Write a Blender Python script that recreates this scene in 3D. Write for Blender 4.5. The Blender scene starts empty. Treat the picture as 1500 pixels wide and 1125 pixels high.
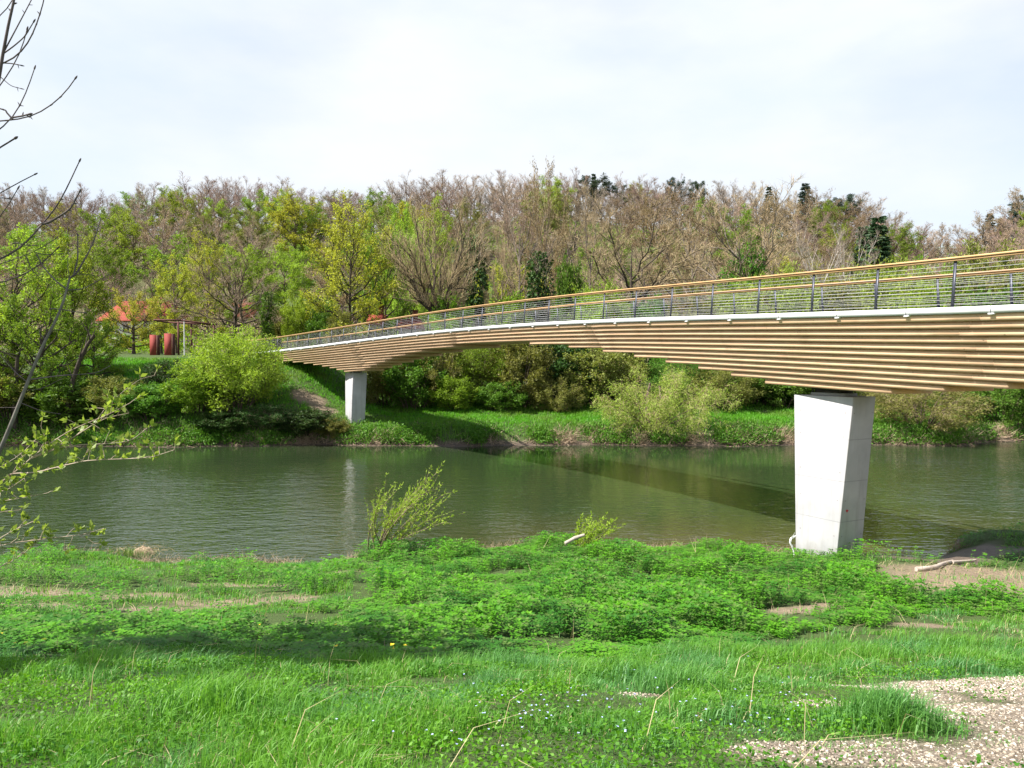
import bpy, math, random
import numpy as np
from mathutils import Vector

R = np.random.default_rng(7)
scene = bpy.context.scene
COL = scene.collection
F = 1177.0            # focal length in pixels of the 1500 wide photograph
HCAM = 6.3            # eye height above the water
PITCH = math.atan((562.5 - 529.0) / F)
CP, SP = math.cos(PITCH), math.sin(PITCH)


def P(px, py, d):
    """photo direction (px, py) at distance d (metres along +Y) -> world point"""
    x = (px - 750.0) / F
    y = (562.5 - py) / F
    v = np.array([x, CP + y * SP, -SP + y * CP])
    v = v / v[1] * d
    return np.array([v[0], v[1], v[2] + HCAM])


def PX(px, d):
    return (px - 750.0) / F * d


def smooth(a, b, x):
    t = np.clip((np.asarray(x, float) - a) / (b - a), 0, 1)
    return t * t * (3 - 2 * t)


# ------------------------------------------------------------------ noise
_perm = R.random((256, 256))


def vnoise(x, y, s=1.0, o=0.0):
    x = np.asarray(x, float) / s + o + 1000.0
    y = np.asarray(y, float) / s + o * 1.7 + 1000.0
    xi, yi = np.floor(x).astype(int), np.floor(y).astype(int)
    fx, fy = x - xi, y - yi
    fx, fy = fx * fx * (3 - 2 * fx), fy * fy * (3 - 2 * fy)
    g = lambda a, b: _perm[a % 256, b % 256]
    return (g(xi, yi) * (1 - fx) + g(xi + 1, yi) * fx) * (1 - fy) + (g(xi, yi + 1) * (1 - fx) + g(xi + 1, yi + 1) * fx) * fy


def fbm(x, y, s, o=0.0, n=3):
    t, a, k = 0, 1.0, 0
    for i in range(n):
        t = t + a * vnoise(x, y, s / 2 ** i, o + 13.7 * i)
        k += a
        a *= 0.5
    return t / k


# ------------------------------------------------------------------ mesh building
class MB:
    def __init__(self):
        self.V, self.Q, self.T, self.MQ, self.MT, self.n = [], [], [], [], [], 0

    def add(self, v, quads=None, tris=None, mat=0):
        v = np.asarray(v, float).reshape(-1, 3)
        if quads is not None and len(quads):
            q = np.asarray(quads, np.int64).reshape(-1, 4)
            self.Q.append(q + self.n)
            self.MQ.append(np.full(len(q), mat, np.int32))
        if tris is not None and len(tris):
            t = np.asarray(tris, np.int64).reshape(-1, 3)
            self.T.append(t + self.n)
            self.MT.append(np.full(len(t), mat, np.int32))
        self.V.append(v)
        self.n += len(v)

    def box(self, c, s, mat=0, ax=None):
        """box centred c, full sizes s, axes ax (3 rows)"""
        ax = np.eye(3) if ax is None else np.asarray(ax, float)
        k = np.array([[-1, -1, -1], [1, -1, -1], [1, 1, -1], [-1, 1, -1], [-1, -1, 1], [1, -1, 1], [1, 1, 1], [-1, 1, 1]]) * 0.5
        self.add(np.asarray(c, float) + (k * np.asarray(s, float)) @ ax,
                 [[0, 3, 2, 1], [4, 5, 6, 7], [0, 1, 5, 4], [1, 2, 6, 5], [2, 3, 7, 6], [3, 0, 4, 7]], mat=mat)

    def hexa(self, v, mat=0):
        self.add(v, [[0, 3, 2, 1], [4, 5, 6, 7], [0, 1, 5, 4], [1, 2, 6, 5], [2, 3, 7, 6], [3, 0, 4, 7]], mat=mat)

    def tubes(self, C, rad, k, mat=0, cap=False):
        C = np.asarray(C, float)
        if C.ndim == 2:
            C = C[None]
        M, n, _ = C.shape
        if not M:
            return
        rad = np.broadcast_to(np.asarray(rad, float), (M, n))
        T = np.gradient(C, axis=1)
        T /= np.linalg.norm(T, axis=2, keepdims=True) + 1e-9
        ref = np.where(np.abs(T.mean(1)[:, 2:3]) > 0.75, np.array([[1.0, 0.13, 0]]), np.array([[0, 0.11, 1.0]]))[:, None, :]
        U = np.cross(T, ref)
        U /= np.linalg.norm(U, axis=2, keepdims=True) + 1e-9
        W = np.cross(T, U)
        a = np.arange(k) * 2 * np.pi / k
        ring = C[:, :, None] + rad[:, :, None, None] * (U[:, :, None] * np.cos(a)[:, None] + W[:, :, None] * np.sin(a)[:, None])
        b = (np.arange(M) * n * k)[:, None, None] + (np.arange(n - 1) * k)[None, :, None]
        j = np.arange(k)[None, None, :]
        j2 = (j + 1) % k
        q = np.stack([b + j, b + j2, b + k + j2, b + k + j], -1).reshape(-1, 4)
        self.add(ring.reshape(-1, 3), q, mat=mat)
        if cap and k == 4:
            e = (np.arange(M) * n * k)[:, None]
            s = e + np.array([[3, 2, 1, 0]])
            t = e + (n - 1) * k + np.array([[0, 1, 2, 3]])
            self.Q.append(np.concatenate([s, t]) + self.n - M * n * k)
            self.MQ.append(np.full(2 * M, mat, np.int32))

    def blades(self, p, d, w, mat=0):
        """thin triangles from p along d (vector incl. length) with base width w"""
        p, d = np.asarray(p, float), np.asarray(d, float)
        s = np.cross(d, R.normal(size=d.shape))
        s /= np.linalg.norm(s, axis=1, keepdims=True) + 1e-9
        w = np.broadcast_to(np.asarray(w, float), (len(p),))[:, None]
        v = np.stack([p - s * w / 2, p + s * w / 2, p + d], 1)
        self.add(v.reshape(-1, 3), tris=np.arange(len(p) * 3).reshape(-1, 3), mat=mat)

    def leaves(self, p, a, size, asp, mat=0, flat=0.0):
        """diamond leaves: base p, axis a (unit-ish), length size, aspect asp"""
        n = len(p)
        a = a / (np.linalg.norm(a, axis=1, keepdims=True) + 1e-9)
        r = R.normal(size=(n, 3))
        r[:, 2] *= (1 - flat)
        b = np.cross(a, np.cross(r, a)) if False else np.cross(a, r)
        b /= np.linalg.norm(b, axis=1, keepdims=True) + 1e-9
        s = np.broadcast_to(np.asarray(size, float), (n,))[:, None]
        nrm = np.cross(a, b)
        v = np.stack([p, p + a * s * 0.45 + b * s * asp * 0.5 + nrm * s * 0.08, p + a * s, p + a * s * 0.45 - b * s * asp * 0.5 + nrm * s * 0.08], 1)
        self.add(v.reshape(-1, 3), np.arange(n * 4).reshape(-1, 4), mat=mat)

    def mesh(self, name, mats, smooth_shade=False):
        V = np.concatenate(self.V) if self.V else np.zeros((0, 3))
        Q = np.concatenate(self.Q) if self.Q else np.zeros((0, 4), np.int64)
        T = np.concatenate(self.T) if self.T else np.zeros((0, 3), np.int64)
        mi = np.concatenate(self.MQ + self.MT) if (self.MQ or self.MT) else np.zeros(0, np.int32)
        me = bpy.data.meshes.new(name)
        me.vertices.add(len(V))
        me.vertices.foreach_set('co', V.astype(np.float32).ravel())
        nl = len(Q) * 4 + len(T) * 3
        me.loops.add(nl)
        me.loops.foreach_set('vertex_index', np.concatenate([Q.ravel(), T.ravel()]).astype(np.int32))
        me.polygons.add(len(Q) + len(T))
        me.polygons.foreach_set('loop_start', np.concatenate([np.arange(len(Q)) * 4, len(Q) * 4 + np.arange(len(T)) * 3]).astype(np.int32))
        me.polygons.foreach_set('material_index', mi)
        if smooth_shade:
            me.polygons.foreach_set('use_smooth', np.ones(len(Q) + len(T), bool))
        for m in (mats if isinstance(mats, (list, tuple)) else [mats]):
            me.materials.append(m)
        me.update(calc_edges=True)
        return me

    def obj(self, name, mats, parent=None, smooth_shade=False):
        return link(name, self.mesh(name, mats, smooth_shade), parent)


def link(name, data, parent=None):
    o = bpy.data.objects.new(name, data)
    COL.objects.link(o)
    if parent is not None:
        o.parent = parent
    return o


def tag(o, label=None, cat=None, group=None, kind=None):
    if label: o['label'] = label
    if cat: o['category'] = cat
    if group: o['group'] = group
    if kind: o['kind'] = kind
    return o


def thing(name, label, cat, loc=(0, 0, 0), rz=0.0, group=None):
    o = link(name, None)
    o.empty_display_size = 0.3
    o.location = tuple(float(c) for c in loc)
    o.rotation_euler = (0, 0, rz)
    return tag(o, label, cat, group)


# ------------------------------------------------------------------ materials
def new_mat(name):
    m = bpy.data.materials.new(name)
    m.use_nodes = True
    nt = m.node_tree
    nt.nodes.clear()
    out = nt.nodes.new('ShaderNodeOutputMaterial')
    return m, nt, out


def N(nt, typ, **kw):
    n = nt.nodes.new(typ)
    for k, v in kw.items():
        if hasattr(n, k):
            setattr(n, k, v)
        else:
            n.inputs[k.replace('_', ' ')].default_value = v
    return n


def math_n(nt, op, a, b=None, c=None):
    n = nt.nodes.new('ShaderNodeMath')
    n.operation = op
    for i, x in enumerate((a, b, c)):
        if x is None: continue
        if isinstance(x, (int, float)): n.inputs[i].default_value = x
        else: nt.links.new(x, n.inputs[i])
    return n.outputs[0]


def mixc(nt, fac, a, b, blend='MIX'):
    n = nt.nodes.new('ShaderNodeMix')
    n.data_type = 'RGBA'
    n.blend_type = blend
    for i, x in ((0, fac), (6, a), (7, b)):
        if isinstance(x, (int, float)): n.inputs[i].default_value = x
        elif isinstance(x, tuple): n.inputs[i].default_value = (*x, 1)
        else: nt.links.new(x, n.inputs[i])
    return n.outputs[2]


def noise(nt, vec, scale, detail=4, rough=0.55):
    n = N(nt, 'ShaderNodeTexNoise', Scale=scale, Detail=detail, Roughness=rough)
    if vec is not None: nt.links.new(vec, n.inputs['Vector'])
    return n.outputs['Fac']


def ramp(nt, fac, stops):
    n = nt.nodes.new('ShaderNodeValToRGB')
    e = n.color_ramp.elements
    while len(e) < len(stops): e.new(0.5)
    for i, (p, c) in enumerate(stops):
        e[i].position = p
        e[i].color = (*c, 1) if isinstance(c, tuple) else (c, c, c, 1)
    nt.links.new(fac, n.inputs[0])
    return n.outputs[0]


def principled(nt, col, rough=0.6, spec=0.3, metal=0.0, normal=None):
    b = nt.nodes.new('ShaderNodeBsdfPrincipled')
    if isinstance(col, tuple): b.inputs['Base Color'].default_value = (*col, 1)
    else: nt.links.new(col, b.inputs['Base Color'])
    if isinstance(rough, (int, float)): b.inputs['Roughness'].default_value = rough
    else: nt.links.new(rough, b.inputs['Roughness'])
    b.inputs['Specular IOR Level'].default_value = spec
    b.inputs['Metallic'].default_value = metal
    if normal is not None: nt.links.new(normal, b.inputs['Normal'])
    return b


def bump(nt, h, strength=0.3, dist=0.02):
    n = N(nt, 'ShaderNodeBump', Strength=strength, Distance=dist)
    nt.links.new(h, n.inputs['Height'])
    return n.outputs[0]


def mat_leaf(name, c1, c2, trans=0.35, rough=0.55, spec=0.25, patch=None):
    m, nt, out = new_mat(name)
    geo = nt.nodes.new('ShaderNodeNewGeometry')
    oi = nt.nodes.new('ShaderNodeObjectInfo')
    col = mixc(nt, geo.outputs['Random Per Island'], c1, c2)
    if patch is not None:
        tc = nt.nodes.new('ShaderNodeTexCoord')
        f = ramp(nt, noise(nt, tc.outputs['Object'], patch[1], 3), [(0.42, 0.0), (0.62, 1.0)])
        col = mixc(nt, f, col, patch[0])
    hs = nt.nodes.new('ShaderNodeHueSaturation')
    nt.links.new(col, hs.inputs['Color'])
    nt.links.new(math_n(nt, 'MULTIPLY_ADD', oi.outputs['Random'], 0.03, 0.485), hs.inputs['Hue'])
    nt.links.new(math_n(nt, 'MULTIPLY_ADD', oi.outputs['Random'], 0.4, 0.8), hs.inputs['Value'])
    col = hs.outputs[0]
    b = principled(nt, col, rough, spec)
    t = nt.nodes.new('ShaderNodeBsdfTranslucent')
    nt.links.new(mixc(nt, 1.0, col, (1.0, 1.0, 0.55), 'MULTIPLY'), t.inputs['Color'])
    mx = nt.nodes.new('ShaderNodeMixShader')
    mx.inputs[0].default_value = trans
    nt.links.new(b.outputs[0], mx.inputs[1])
    nt.links.new(t.outputs[0], mx.inputs[2])
    nt.links.new(mx.outputs[0], out.inputs[0])
    return m


def mat_bark(name, c1, c2, scale=6.0, rough=0.85):
    m, nt, out = new_mat(name)
    tc = nt.nodes.new('ShaderNodeTexCoord')
    oi = nt.nodes.new('ShaderNodeObjectInfo')
    f = noise(nt, tc.outputs['Object'], scale, 4)
    col = mixc(nt, ramp(nt, f, [(0.35, 0.0), (0.65, 1.0)]), c1, c2)
    hs = nt.nodes.new('ShaderNodeHueSaturation')
    nt.links.new(col, hs.inputs['Color'])
    nt.links.new(math_n(nt, 'MULTIPLY_ADD', oi.outputs['Random'], 0.5, 0.75), hs.inputs['Value'])
    nt.links.new(principled(nt, hs.outputs[0], rough, 0.15).outputs[0], out.inputs[0])
    return m


def mat_plain(name, c1, c2=None, scale=8.0, rough=0.6, spec=0.3, metal=0.0, bumps=0.0, stretch=(1, 1, 1)):
    m, nt, out = new_mat(name)
    tc = nt.nodes.new('ShaderNodeTexCoord')
    mp = nt.nodes.new('ShaderNodeMapping')
    mp.inputs['Scale'].default_value = stretch
    nt.links.new(tc.outputs['Object'], mp.inputs[0])
    f = noise(nt, mp.outputs[0], scale, 5)
    col = mixc(nt, ramp(nt, f, [(0.3, 0.0), (0.7, 1.0)]), c1, c2 or c1)
    nrm = bump(nt, f, bumps, 0.02) if bumps else None
    nt.links.new(principled(nt, col, rough, spec, metal, nrm).outputs[0], out.inputs[0])
    return m


#@@WORLD
# ------------------------------------------------------------------ camera, sun, sky
cam_d = bpy.data.cameras.new('camera')
cam_d.sensor_width = 36.0
cam_d.lens = F / 1500.0 * 36.0
cam_d.clip_end = 5000
cam_d.clip_start = 0.05
cam = link('camera', cam_d)
cam.location = (0, 0, HCAM)
cam.rotation_euler = (math.pi / 2 - PITCH, 0, 0)
scene.camera = cam

SUN_EL = math.radians(51)
SUN_AZ = math.atan2(-0.97, -0.25)           # from +Y towards +X
to_sun = Vector((math.sin(SUN_AZ) * math.cos(SUN_EL), math.cos(SUN_AZ) * math.cos(SUN_EL), math.sin(SUN_EL)))
sl = bpy.data.lights.new('sun', 'SUN')
sl.energy = 5.0
sl.angle = math.radians(0.53)
sl.color = (1.0, 0.95, 0.87)
sun = link('sun', sl)
sun.rotation_euler = to_sun.to_track_quat('Z', 'Y').to_euler()
sun.location = (-30, 10, 60)

w = bpy.data.worlds.new('World')
scene.world = w
w.use_nodes = True
nt = w.node_tree
nt.nodes.clear()
wo = nt.nodes.new('ShaderNodeOutputWorld')
bg = nt.nodes.new('ShaderNodeBackground')
bg.inputs['Strength'].default_value = 0.1
sky = nt.nodes.new('ShaderNodeTexSky')
sky.sky_type = 'NISHITA'
sky.sun_disc = False
sky.sun_elevation = SUN_EL
sky.sun_rotation = SUN_AZ
tc = nt.nodes.new('ShaderNodeTexCoord')
mp = nt.nodes.new('ShaderNodeMapping')
mp.inputs['Scale'].default_value = (1.0, 1.0, 2.6)
nt.links.new(tc.outputs['Generated'], mp.inputs[0])
cl = noise(nt, mp.outputs[0], 2.3, 7, 0.5)
sep = nt.nodes.new('ShaderNodeSeparateXYZ')
nt.links.new(tc.outputs['Generated'], sep.inputs[0])
# thin veil low in the sky, opening to blue towards the zenith
veil = math_n(nt, 'SUBTRACT', 1.0, ramp(nt, sep.outputs[2], [(0.40, 0.0), (0.72, 0.85)]))
cmask = ramp(nt, cl, [(0.3, 0.66), (0.56, 0.97)])
# clearer air low on the right
rgt = ramp(nt, math_n(nt, 'MULTIPLY', sep.outputs[0], math_n(nt, 'SUBTRACT', 1.0, math_n(nt, 'MULTIPLY', sep.outputs[2], 1.2))), [(0.25, 1.0), (0.62, 0.8)])
cm = math_n(nt, 'MULTIPLY', math_n(nt, 'MULTIPLY', veil, cmask), rgt)
skyc = mixc(nt, 1.0, sky.outputs[0], (.9, .9, .9), 'MULTIPLY')
cc = mixc(nt, ramp(nt, noise(nt, mp.outputs[0], 3.4, 5), [(0.35, 0.0), (0.65, 1.0)]), (4.1, 4.5, 4.95), (4.65, 4.8, 5.0))
nt.links.new(mixc(nt, cm, skyc, cc), bg.inputs[0])
nt.links.new(bg.outputs[0], wo.inputs[0])

vs = scene.view_settings
vs.view_transform = 'Standard'
vs.look = 'None'
vs.exposure = 1.12
vs.gamma = 1.0
vs.use_curve_mapping = False
scene.cycles.max_bounces = 6
scene.cycles.diffuse_bounces = 3
scene.cycles.transmission_bounces = 3
scene.cycles.glossy_bounces = 3
scene.cycles.caustics_reflective = False
scene.cycles.caustics_refractive = False
#@@TERRAIN
# ------------------------------------------------------------------ terrain
NEAR_Y = np.array([-60, -30, 0, 3, 4.5, 6, 8, 10, 13, 16, 19, 22, 24, 25.0, 25.8, 27, 31, 42, 52])
NEAR_Z = np.array([5.6, 5.3, 4.8, 4.62, 4.3, 3.85, 3.2, 2.7, 2.0, 1.5, 1.1, .78, .5, .28, 0, -.35, -1, -2, -1.8])
FAR_Y = np.array([52, 57, 59.3, 60, 60.5, 61.5, 63, 68, 71, 76, 82, 100, 130])
FAR_M = np.array([-1.8, -.7, -.1, 0.1, .65, 1.2, 1.5, 1.9, 2.3, 3.6, 4.7, 5.1, 5.4])
FAR_L = np.array([-1.8, -.7, -.1, 0.1, .6, 1.3, 2.5, 4.6, 5.6, 6.5, 6.9, 7.2, 7.4])
# top of the bare hill above the camera, by direction u = x / y
HU = (np.array([-400, 0, 150, 300, 420, 480, 560, 640, 760, 860, 950, 1050, 1130, 1200, 1290, 1340, 1400, 1450, 1500, 1600, 1900]) - 750) / F
HY = np.array([330, 345, 345, 338, 335, 348, 342, 330, 325, 325, 330, 335, 345, 352, 366, 392, 396, 382, 352, 320, 300])
HZ = (529.0 - HY - 10) / F * 300.0


def near_edge(x):
    x = np.asarray(x, float)
    return 25.9 + 0.06 * x + 0.5 * np.sin(x * 0.45 + 1.0) + 0.35 * np.sin(x * 1.3) + 1.3 * np.exp(-((x + 9.5) / 3.0) ** 2) * -0.6 + 2.2 * smooth(14.5, 17.5, x) - 1.5 * np.exp(-((x - 12.6) / 2.4) ** 2)


def far_edge(x):
    x = np.asarray(x, float)
    return 60.0 + 0.4 * np.sin(x * 0.31) + 0.25 * np.sin(x * 0.9 + 2) + 3.5 * smooth(33, 38, x) - 0.5 * smooth(-14, -22, x)


def ground_z(x, y):
    x, y = np.broadcast_arrays(np.asarray(x, float), np.asarray(y, float))
    sh = (near_edge(x) - 25.8) * smooth(9, 22, y)
    zn = np.interp(y - sh, NEAR_Y, NEAR_Z)
    zn = zn + 1.4 * smooth(13, 17, x) * smooth(14, 5, y)
    land_n = smooth(0.0, 0.5, zn)
    zn = zn + land_n * (0.22 * (fbm(x, y, 3.0, 3.1) - .5) + 0.05 * (vnoise(x, y, .5, 8) - .5))
    shf = far_edge(x) - 60.0
    yy = y - shf
    kl = smooth(-8.5, -17, x + 0.15 * (y - 60))
    zf = np.interp(yy, FAR_Y, FAR_M) * (1 - kl) + np.interp(yy, FAR_Y, FAR_L) * kl
    zf = zf + smooth(0.3, 1.0, zf) * 0.35 * (fbm(x, y, 5.0, 5.2) - .5)
    u = x / np.maximum(y, 1)
    s = smooth(112, 300, y)
    hz = np.interp(u, HU, HZ) + HCAM
    zh = zf * (1 - s) + hz * s - smooth(300, 560, y) * 25
    zh = zh + s * 5.0 * (fbm(x, y, 45.0, 9.0) - .5)
    z = np.where(y < 45, zn, np.where(y > 58, zh, np.minimum(np.interp(y - sh, NEAR_Y, NEAR_Z), zh) if True else zn))
    return z


GRAVEL = [(3.9, 6.5, .7, .35), (3.45, 6.1, .8, .7), (3.8, 5.4, .75, .8), (2.95, 4.75, .7, .6), (3.1, 4.6, .55, .45), (2.75, 4.0, .6, .4), (1.75, 3.75, .5, .26), (1.3, 3.75, .3, .2), (2.3, 3.6, .4, .28), (3.7, 4.3, .6, .7),
          (2.0, 5.15, .28, .16), (2.9, 5.5, .25, .3), (4.3, 5.9, .6, .7), (0.8, 5.1, .16, .1), (4.3, 5.0, .7, .8)]
DIRT = [(-11.4, 17.6, 1.8, .7), (-8.1, 17.2, 1.1, .5), (-5.4, 16.2, 1.4, .65), (-6.7, 15.4, .9, .4), (-9.7, 15.8, 1.4, .45), (-6.6, 19.2, 1.0, .35), (-4.6, 20.6, .9, .3), (11.6, 18.3, 2.2, 2.3), (12.6, 15.5, 2.3, 2.4), (12.0, 20.0, 2.6, 1.6), (14, 17.5, 2.5, 3), (8.2, 12.0, .9, .7), (9.3, 12.6, .9, .6),
        (6.6, 12.6, .6, .4), (5.4, 14.6, .7, .35), (4.4, 17.2, .45, .3), (7.4, 10.8, .6, .3), (-7.2, 24.3, .8, .4), (3.4, 14.2, .5, .25), (10.6, 13.2, 1.4, 1.0), (6.0, 15.0, .5, .3)]
MUD = [(12.4, 23.2, 1.7, 1.2), (13.8, 24.4, 1.6, 1.2), (11.4, 24.2, .9, .9)]


def blobs(lst, x, y, n=0.9, s=.7):
    x, y = np.asarray(x, float), np.asarray(y, float)
    m = np.zeros(np.broadcast(x, y).shape)
    w = (fbm(x, y, s, 21.0) - .5) * n
    for (cx, cy, rx, ry) in lst:
        q = np.hypot((x - cx) / rx, (y - cy) / ry)
        m = np.maximum(m, smooth(1.25, 0.7, q + w))
    return m


def axis(parts):
    a = [np.arange(p[0], p[1], p[2]) for p in parts]
    return np.unique(np.round(np.concatenate(a + [np.array([parts[-1][1]])]), 4))


def sheet(xs, ys, name, mats):
    X, Y = np.meshgrid(xs, ys)
    Z = ground_z(X, Y)
    nx, ny = len(xs), len(ys)
    i = (np.arange(ny - 1)[:, None] * nx + np.arange(nx - 1)[None, :]).ravel()
    m = MB()
    m.add(np.stack([X, Y, Z], -1).reshape(-1, 3), np.stack([i, i + 1, i + nx + 1, i + nx], 1))
    o = m.obj(name, mats, smooth_shade=True)
    zone = np.zeros((nx * ny, 4), np.float32)
    x, y = X.ravel(), Y.ravel()
    nearm = y < 40
    zone[:, 0] = np.where(nearm, blobs(DIRT, x, y), blobs([(-16.7, 65.4, 1.6, 1.0), (-15.1, 64.2, 1.1, .8)], x, y, .5, 1.2))
    zone[:, 1] = np.where(nearm, blobs(GRAVEL, x, y, .9, .45), 0)
    zone[:, 2] = np.where(nearm, np.maximum(blobs(MUD, x, y), smooth(0.22, 0.02, Z.ravel())), smooth(.55, 0.15, Z.ravel()) * (y < 75))
    zone[:, 3] = 1
    ca = o.data.color_attributes.new('zone', 'FLOAT_COLOR', 'POINT')
    ca.data.foreach_set('color', zone.ravel())
    return o


def mat_ground():
    m, nt, out = new_mat('bank soil')
    tc = nt.nodes.new('ShaderNodeTexCoord')
    v = tc.outputs['Object']
    at = nt.nodes.new('ShaderNodeAttribute')
    at.attribute_name = 'zone'
    sp = nt.nodes.new('ShaderNodeSeparateColor')
    nt.links.new(at.outputs['Color'], sp.inputs[0])
    n1, n2, n3 = noise(nt, v, 1.2, 6), ramp(nt, noise(nt, v, 7, 8, .72), [(.3, 0.0), (.7, 1.0)]), noise(nt, v, 60, 3)
    base = mixc(nt, n1, (0.045, 0.085, 0.02), (0.075, 0.10, 0.03))
    dirt = mixc(nt, n2, (0.12, 0.088, 0.058), (0.30, 0.23, 0.155))
    dirt = mixc(nt, ramp(nt, n3, [(0.5, 0.0), (0.66, 0.6)]), dirt, (0.40, 0.33, 0.25))
    vo = N(nt, 'ShaderNodeTexVoronoi', Scale=38.0)
    nt.links.new(v, vo.inputs['Vector'])
    hsv = mixc(nt, ramp(nt, vo.outputs['Distance'], [(0.1, 1.0), (0.55, 0.0)]), (0.17, 0.13, 0.09), (0.42, 0.35, 0.27))
    grav = mixc(nt, ramp(nt, vo.outputs['Color'], [(0.2, 0.0), (0.9, 0.5)]), hsv, (0.32, 0.27, 0.22))
    mud = mixc(nt, n2, (0.085, 0.062, 0.05), (0.16, 0.12, 0.09))
    c = mixc(nt, sp.outputs[0], base, dirt)
    c = mixc(nt, sp.outputs[1], c, grav)
    c = mixc(nt, sp.outputs[2], c, mud)
    h = math_n(nt, 'ADD', n2, math_n(nt, 'MULTIPLY', vo.outputs['Distance'], -0.6))
    rough = math_n(nt, 'MULTIPLY_ADD', sp.outputs[2], -0.45, 0.95)
    nt.links.new(principled(nt, c, rough, 0.25, 0, bump(nt, h, 0.8, 0.03)).outputs[0], out.inputs[0])
    return m


def mat_hill():
    m, nt, out = new_mat('woodland floor')
    tc = nt.nodes.new('ShaderNodeTexCoord')
    v = tc.outputs['Object']
    f = ramp(nt, noise(nt, v, 0.035, 5), [(0.4, 0.0), (0.62, 1.0)])
    c = mixc(nt, noise(nt, v, 0.6, 5), (0.10, 0.085, 0.05), (0.16, 0.13, 0.085))
    c = mixc(nt, f, c, (0.075, 0.12, 0.03))
    nt.links.new(principled(nt, c, 0.95, 0.1).outputs[0], out.inputs[0])
    return m


M_GROUND = mat_ground()
gx = axis([(-420, -60, 8), (-60, -26, 1.0), (-26, -9, .3), (-9, 9, .14), (9, 20, .22), (20, 62, 1.0), (62, 420, 8)])
gy = axis([(-60, 0, 4), (0, 2.6, .3), (2.6, 14, .12), (14, 28, .2), (28, 57, 1.5), (57, 66, .35), (66, 85, 1.0), (85, 112, 3)])
tag(sheet(gx, gy, 'ground', M_GROUND), kind='structure')
hx = axis([(-700, -250, 12), (-250, 250, 6), (250, 700, 12)])
hy = axis([(112, 300, 5), (300, 900, 20)])
tag(sheet(hx, hy, 'hill', mat_hill()), kind='structure')


def mat_water():
    m, nt, out = new_mat('river water')
    tc = nt.nodes.new('ShaderNodeTexCoord')
    v = tc.outputs['Object']
    sep = nt.nodes.new('ShaderNodeSeparateXYZ')
    nt.links.new(v, sep.inputs[0])
    # bed showing through in the shallows at the near edge
    d = math_n(nt, 'SUBTRACT', sep.outputs[1], math_n(nt, 'MULTIPLY', sep.outputs[0], 0.06))
    sh = ramp(nt, math_n(nt, 'MULTIPLY_ADD', noise(nt, v, 0.25, 3), 0.08, math_n(nt, 'MULTIPLY_ADD', d, 0.05, -1.3)), [(0.0, 1.0), (0.42, 0.0)])
    big = noise(nt, v, 0.08, 3)
    c = mixc(nt, big, (0.022, 0.037, 0.015), (0.028, 0.043, 0.018))
    sh = math_n(nt, 'MULTIPLY', sh, ramp(nt, math_n(nt, 'MULTIPLY_ADD', sep.outputs[0], 0.05, 0.5), [(0.25, 0.0), (0.6, 1.0)]))
    c = mixc(nt, sh, c, (0.062, 0.056, 0.020))

    def waves(sx, sy, rot, scale, det):
        mp = nt.nodes.new('ShaderNodeMapping')
        mp.inputs['Scale'].default_value = (sx, sy, 1)
        mp.inputs['Rotation'].default_value = (0, 0, rot)
        nt.links.new(v, mp.inputs[0])
        return noise(nt, mp.outputs[0], scale, det, 0.5)
    w1 = waves(0.65, 1.4, math.radians(-24), 1.5, 3)
    w2 = waves(0.8, 1.5, math.radians(18), 3.4, 2)
    w3 = waves(0.2, 0.5, math.radians(-10), 0.8, 2)
    h = math_n(nt, 'ADD', math_n(nt, 'MULTIPLY', w1, 0.6), math_n(nt, 'MULTIPLY', w2, 0.35))
    h = math_n(nt, 'ADD', h, math_n(nt, 'MULTIPLY', w3, 0.5))
    # breeze: stronger at lower left and at right, calm along the far bank
    br = ramp(nt, noise(nt, v, 0.06, 2), [(0.35, 0.35), (0.65, 1.0)])
    left = ramp(nt, math_n(nt, 'MULTIPLY_ADD', sep.outputs[0], -0.05, 0.0), [(0.0, 0.38), (0.45, 1.0)])
    right = ramp(nt, math_n(nt, 'MULTIPLY_ADD', sep.outputs[0], 0.03, 0.0), [(0.3, 0.0), (0.75, 0.9)])
    calm = ramp(nt, math_n(nt, 'MULTIPLY', sep.outputs[1], 0.01), [(0.36, 1.0), (0.56, 0.10)])
    st = math_n(nt, 'MULTIPLY', math_n(nt, 'MULTIPLY', br, math_n(nt, 'MAXIMUM', left, right)), math_n(nt, 'MAXIMUM', calm, right))
    bn = nt.nodes.new('ShaderNodeBump')
    bn.inputs['Distance'].default_value = 0.165
    nt.links.new(math_n(nt, 'MULTIPLY', st, 1.0), bn.inputs['Strength'])
    nt.links.new(h, bn.inputs['Height'])
    b = principled(nt, c, 0.04, 0.75, 0, bn.outputs[0])
    b.inputs['IOR'].default_value = 1.33
    nt.links.new(b.outputs[0], out.inputs[0])
    return m


m = MB()
m.add([[-420, 20, 0], [420, 20, 0], [420, 68, 0], [-420, 68, 0]], [[0, 1, 2, 3]])
tag(m.obj('water', mat_water()), kind='structure')
#@@TREES
# ------------------------------------------------------------------ growing plants
def along(C, t):
    """positions and tangents on curves C (M,n,3) at params t (M,q)"""
    M, n, _ = C.shape
    f = np.clip(t, 0, 0.9999) * (n - 1)
    i = f.astype(int)
    w = (f - i)[..., None]
    r = np.arange(M)[:, None]
    a, b = C[r, i], C[r, i + 1]
    tg = b - a
    return a * (1 - w) + b * w, tg / (np.linalg.norm(tg, axis=2, keepdims=True) + 1e-9)


def unit(v):
    return v / (np.linalg.norm(v, axis=-1, keepdims=True) + 1e-9)


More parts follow.
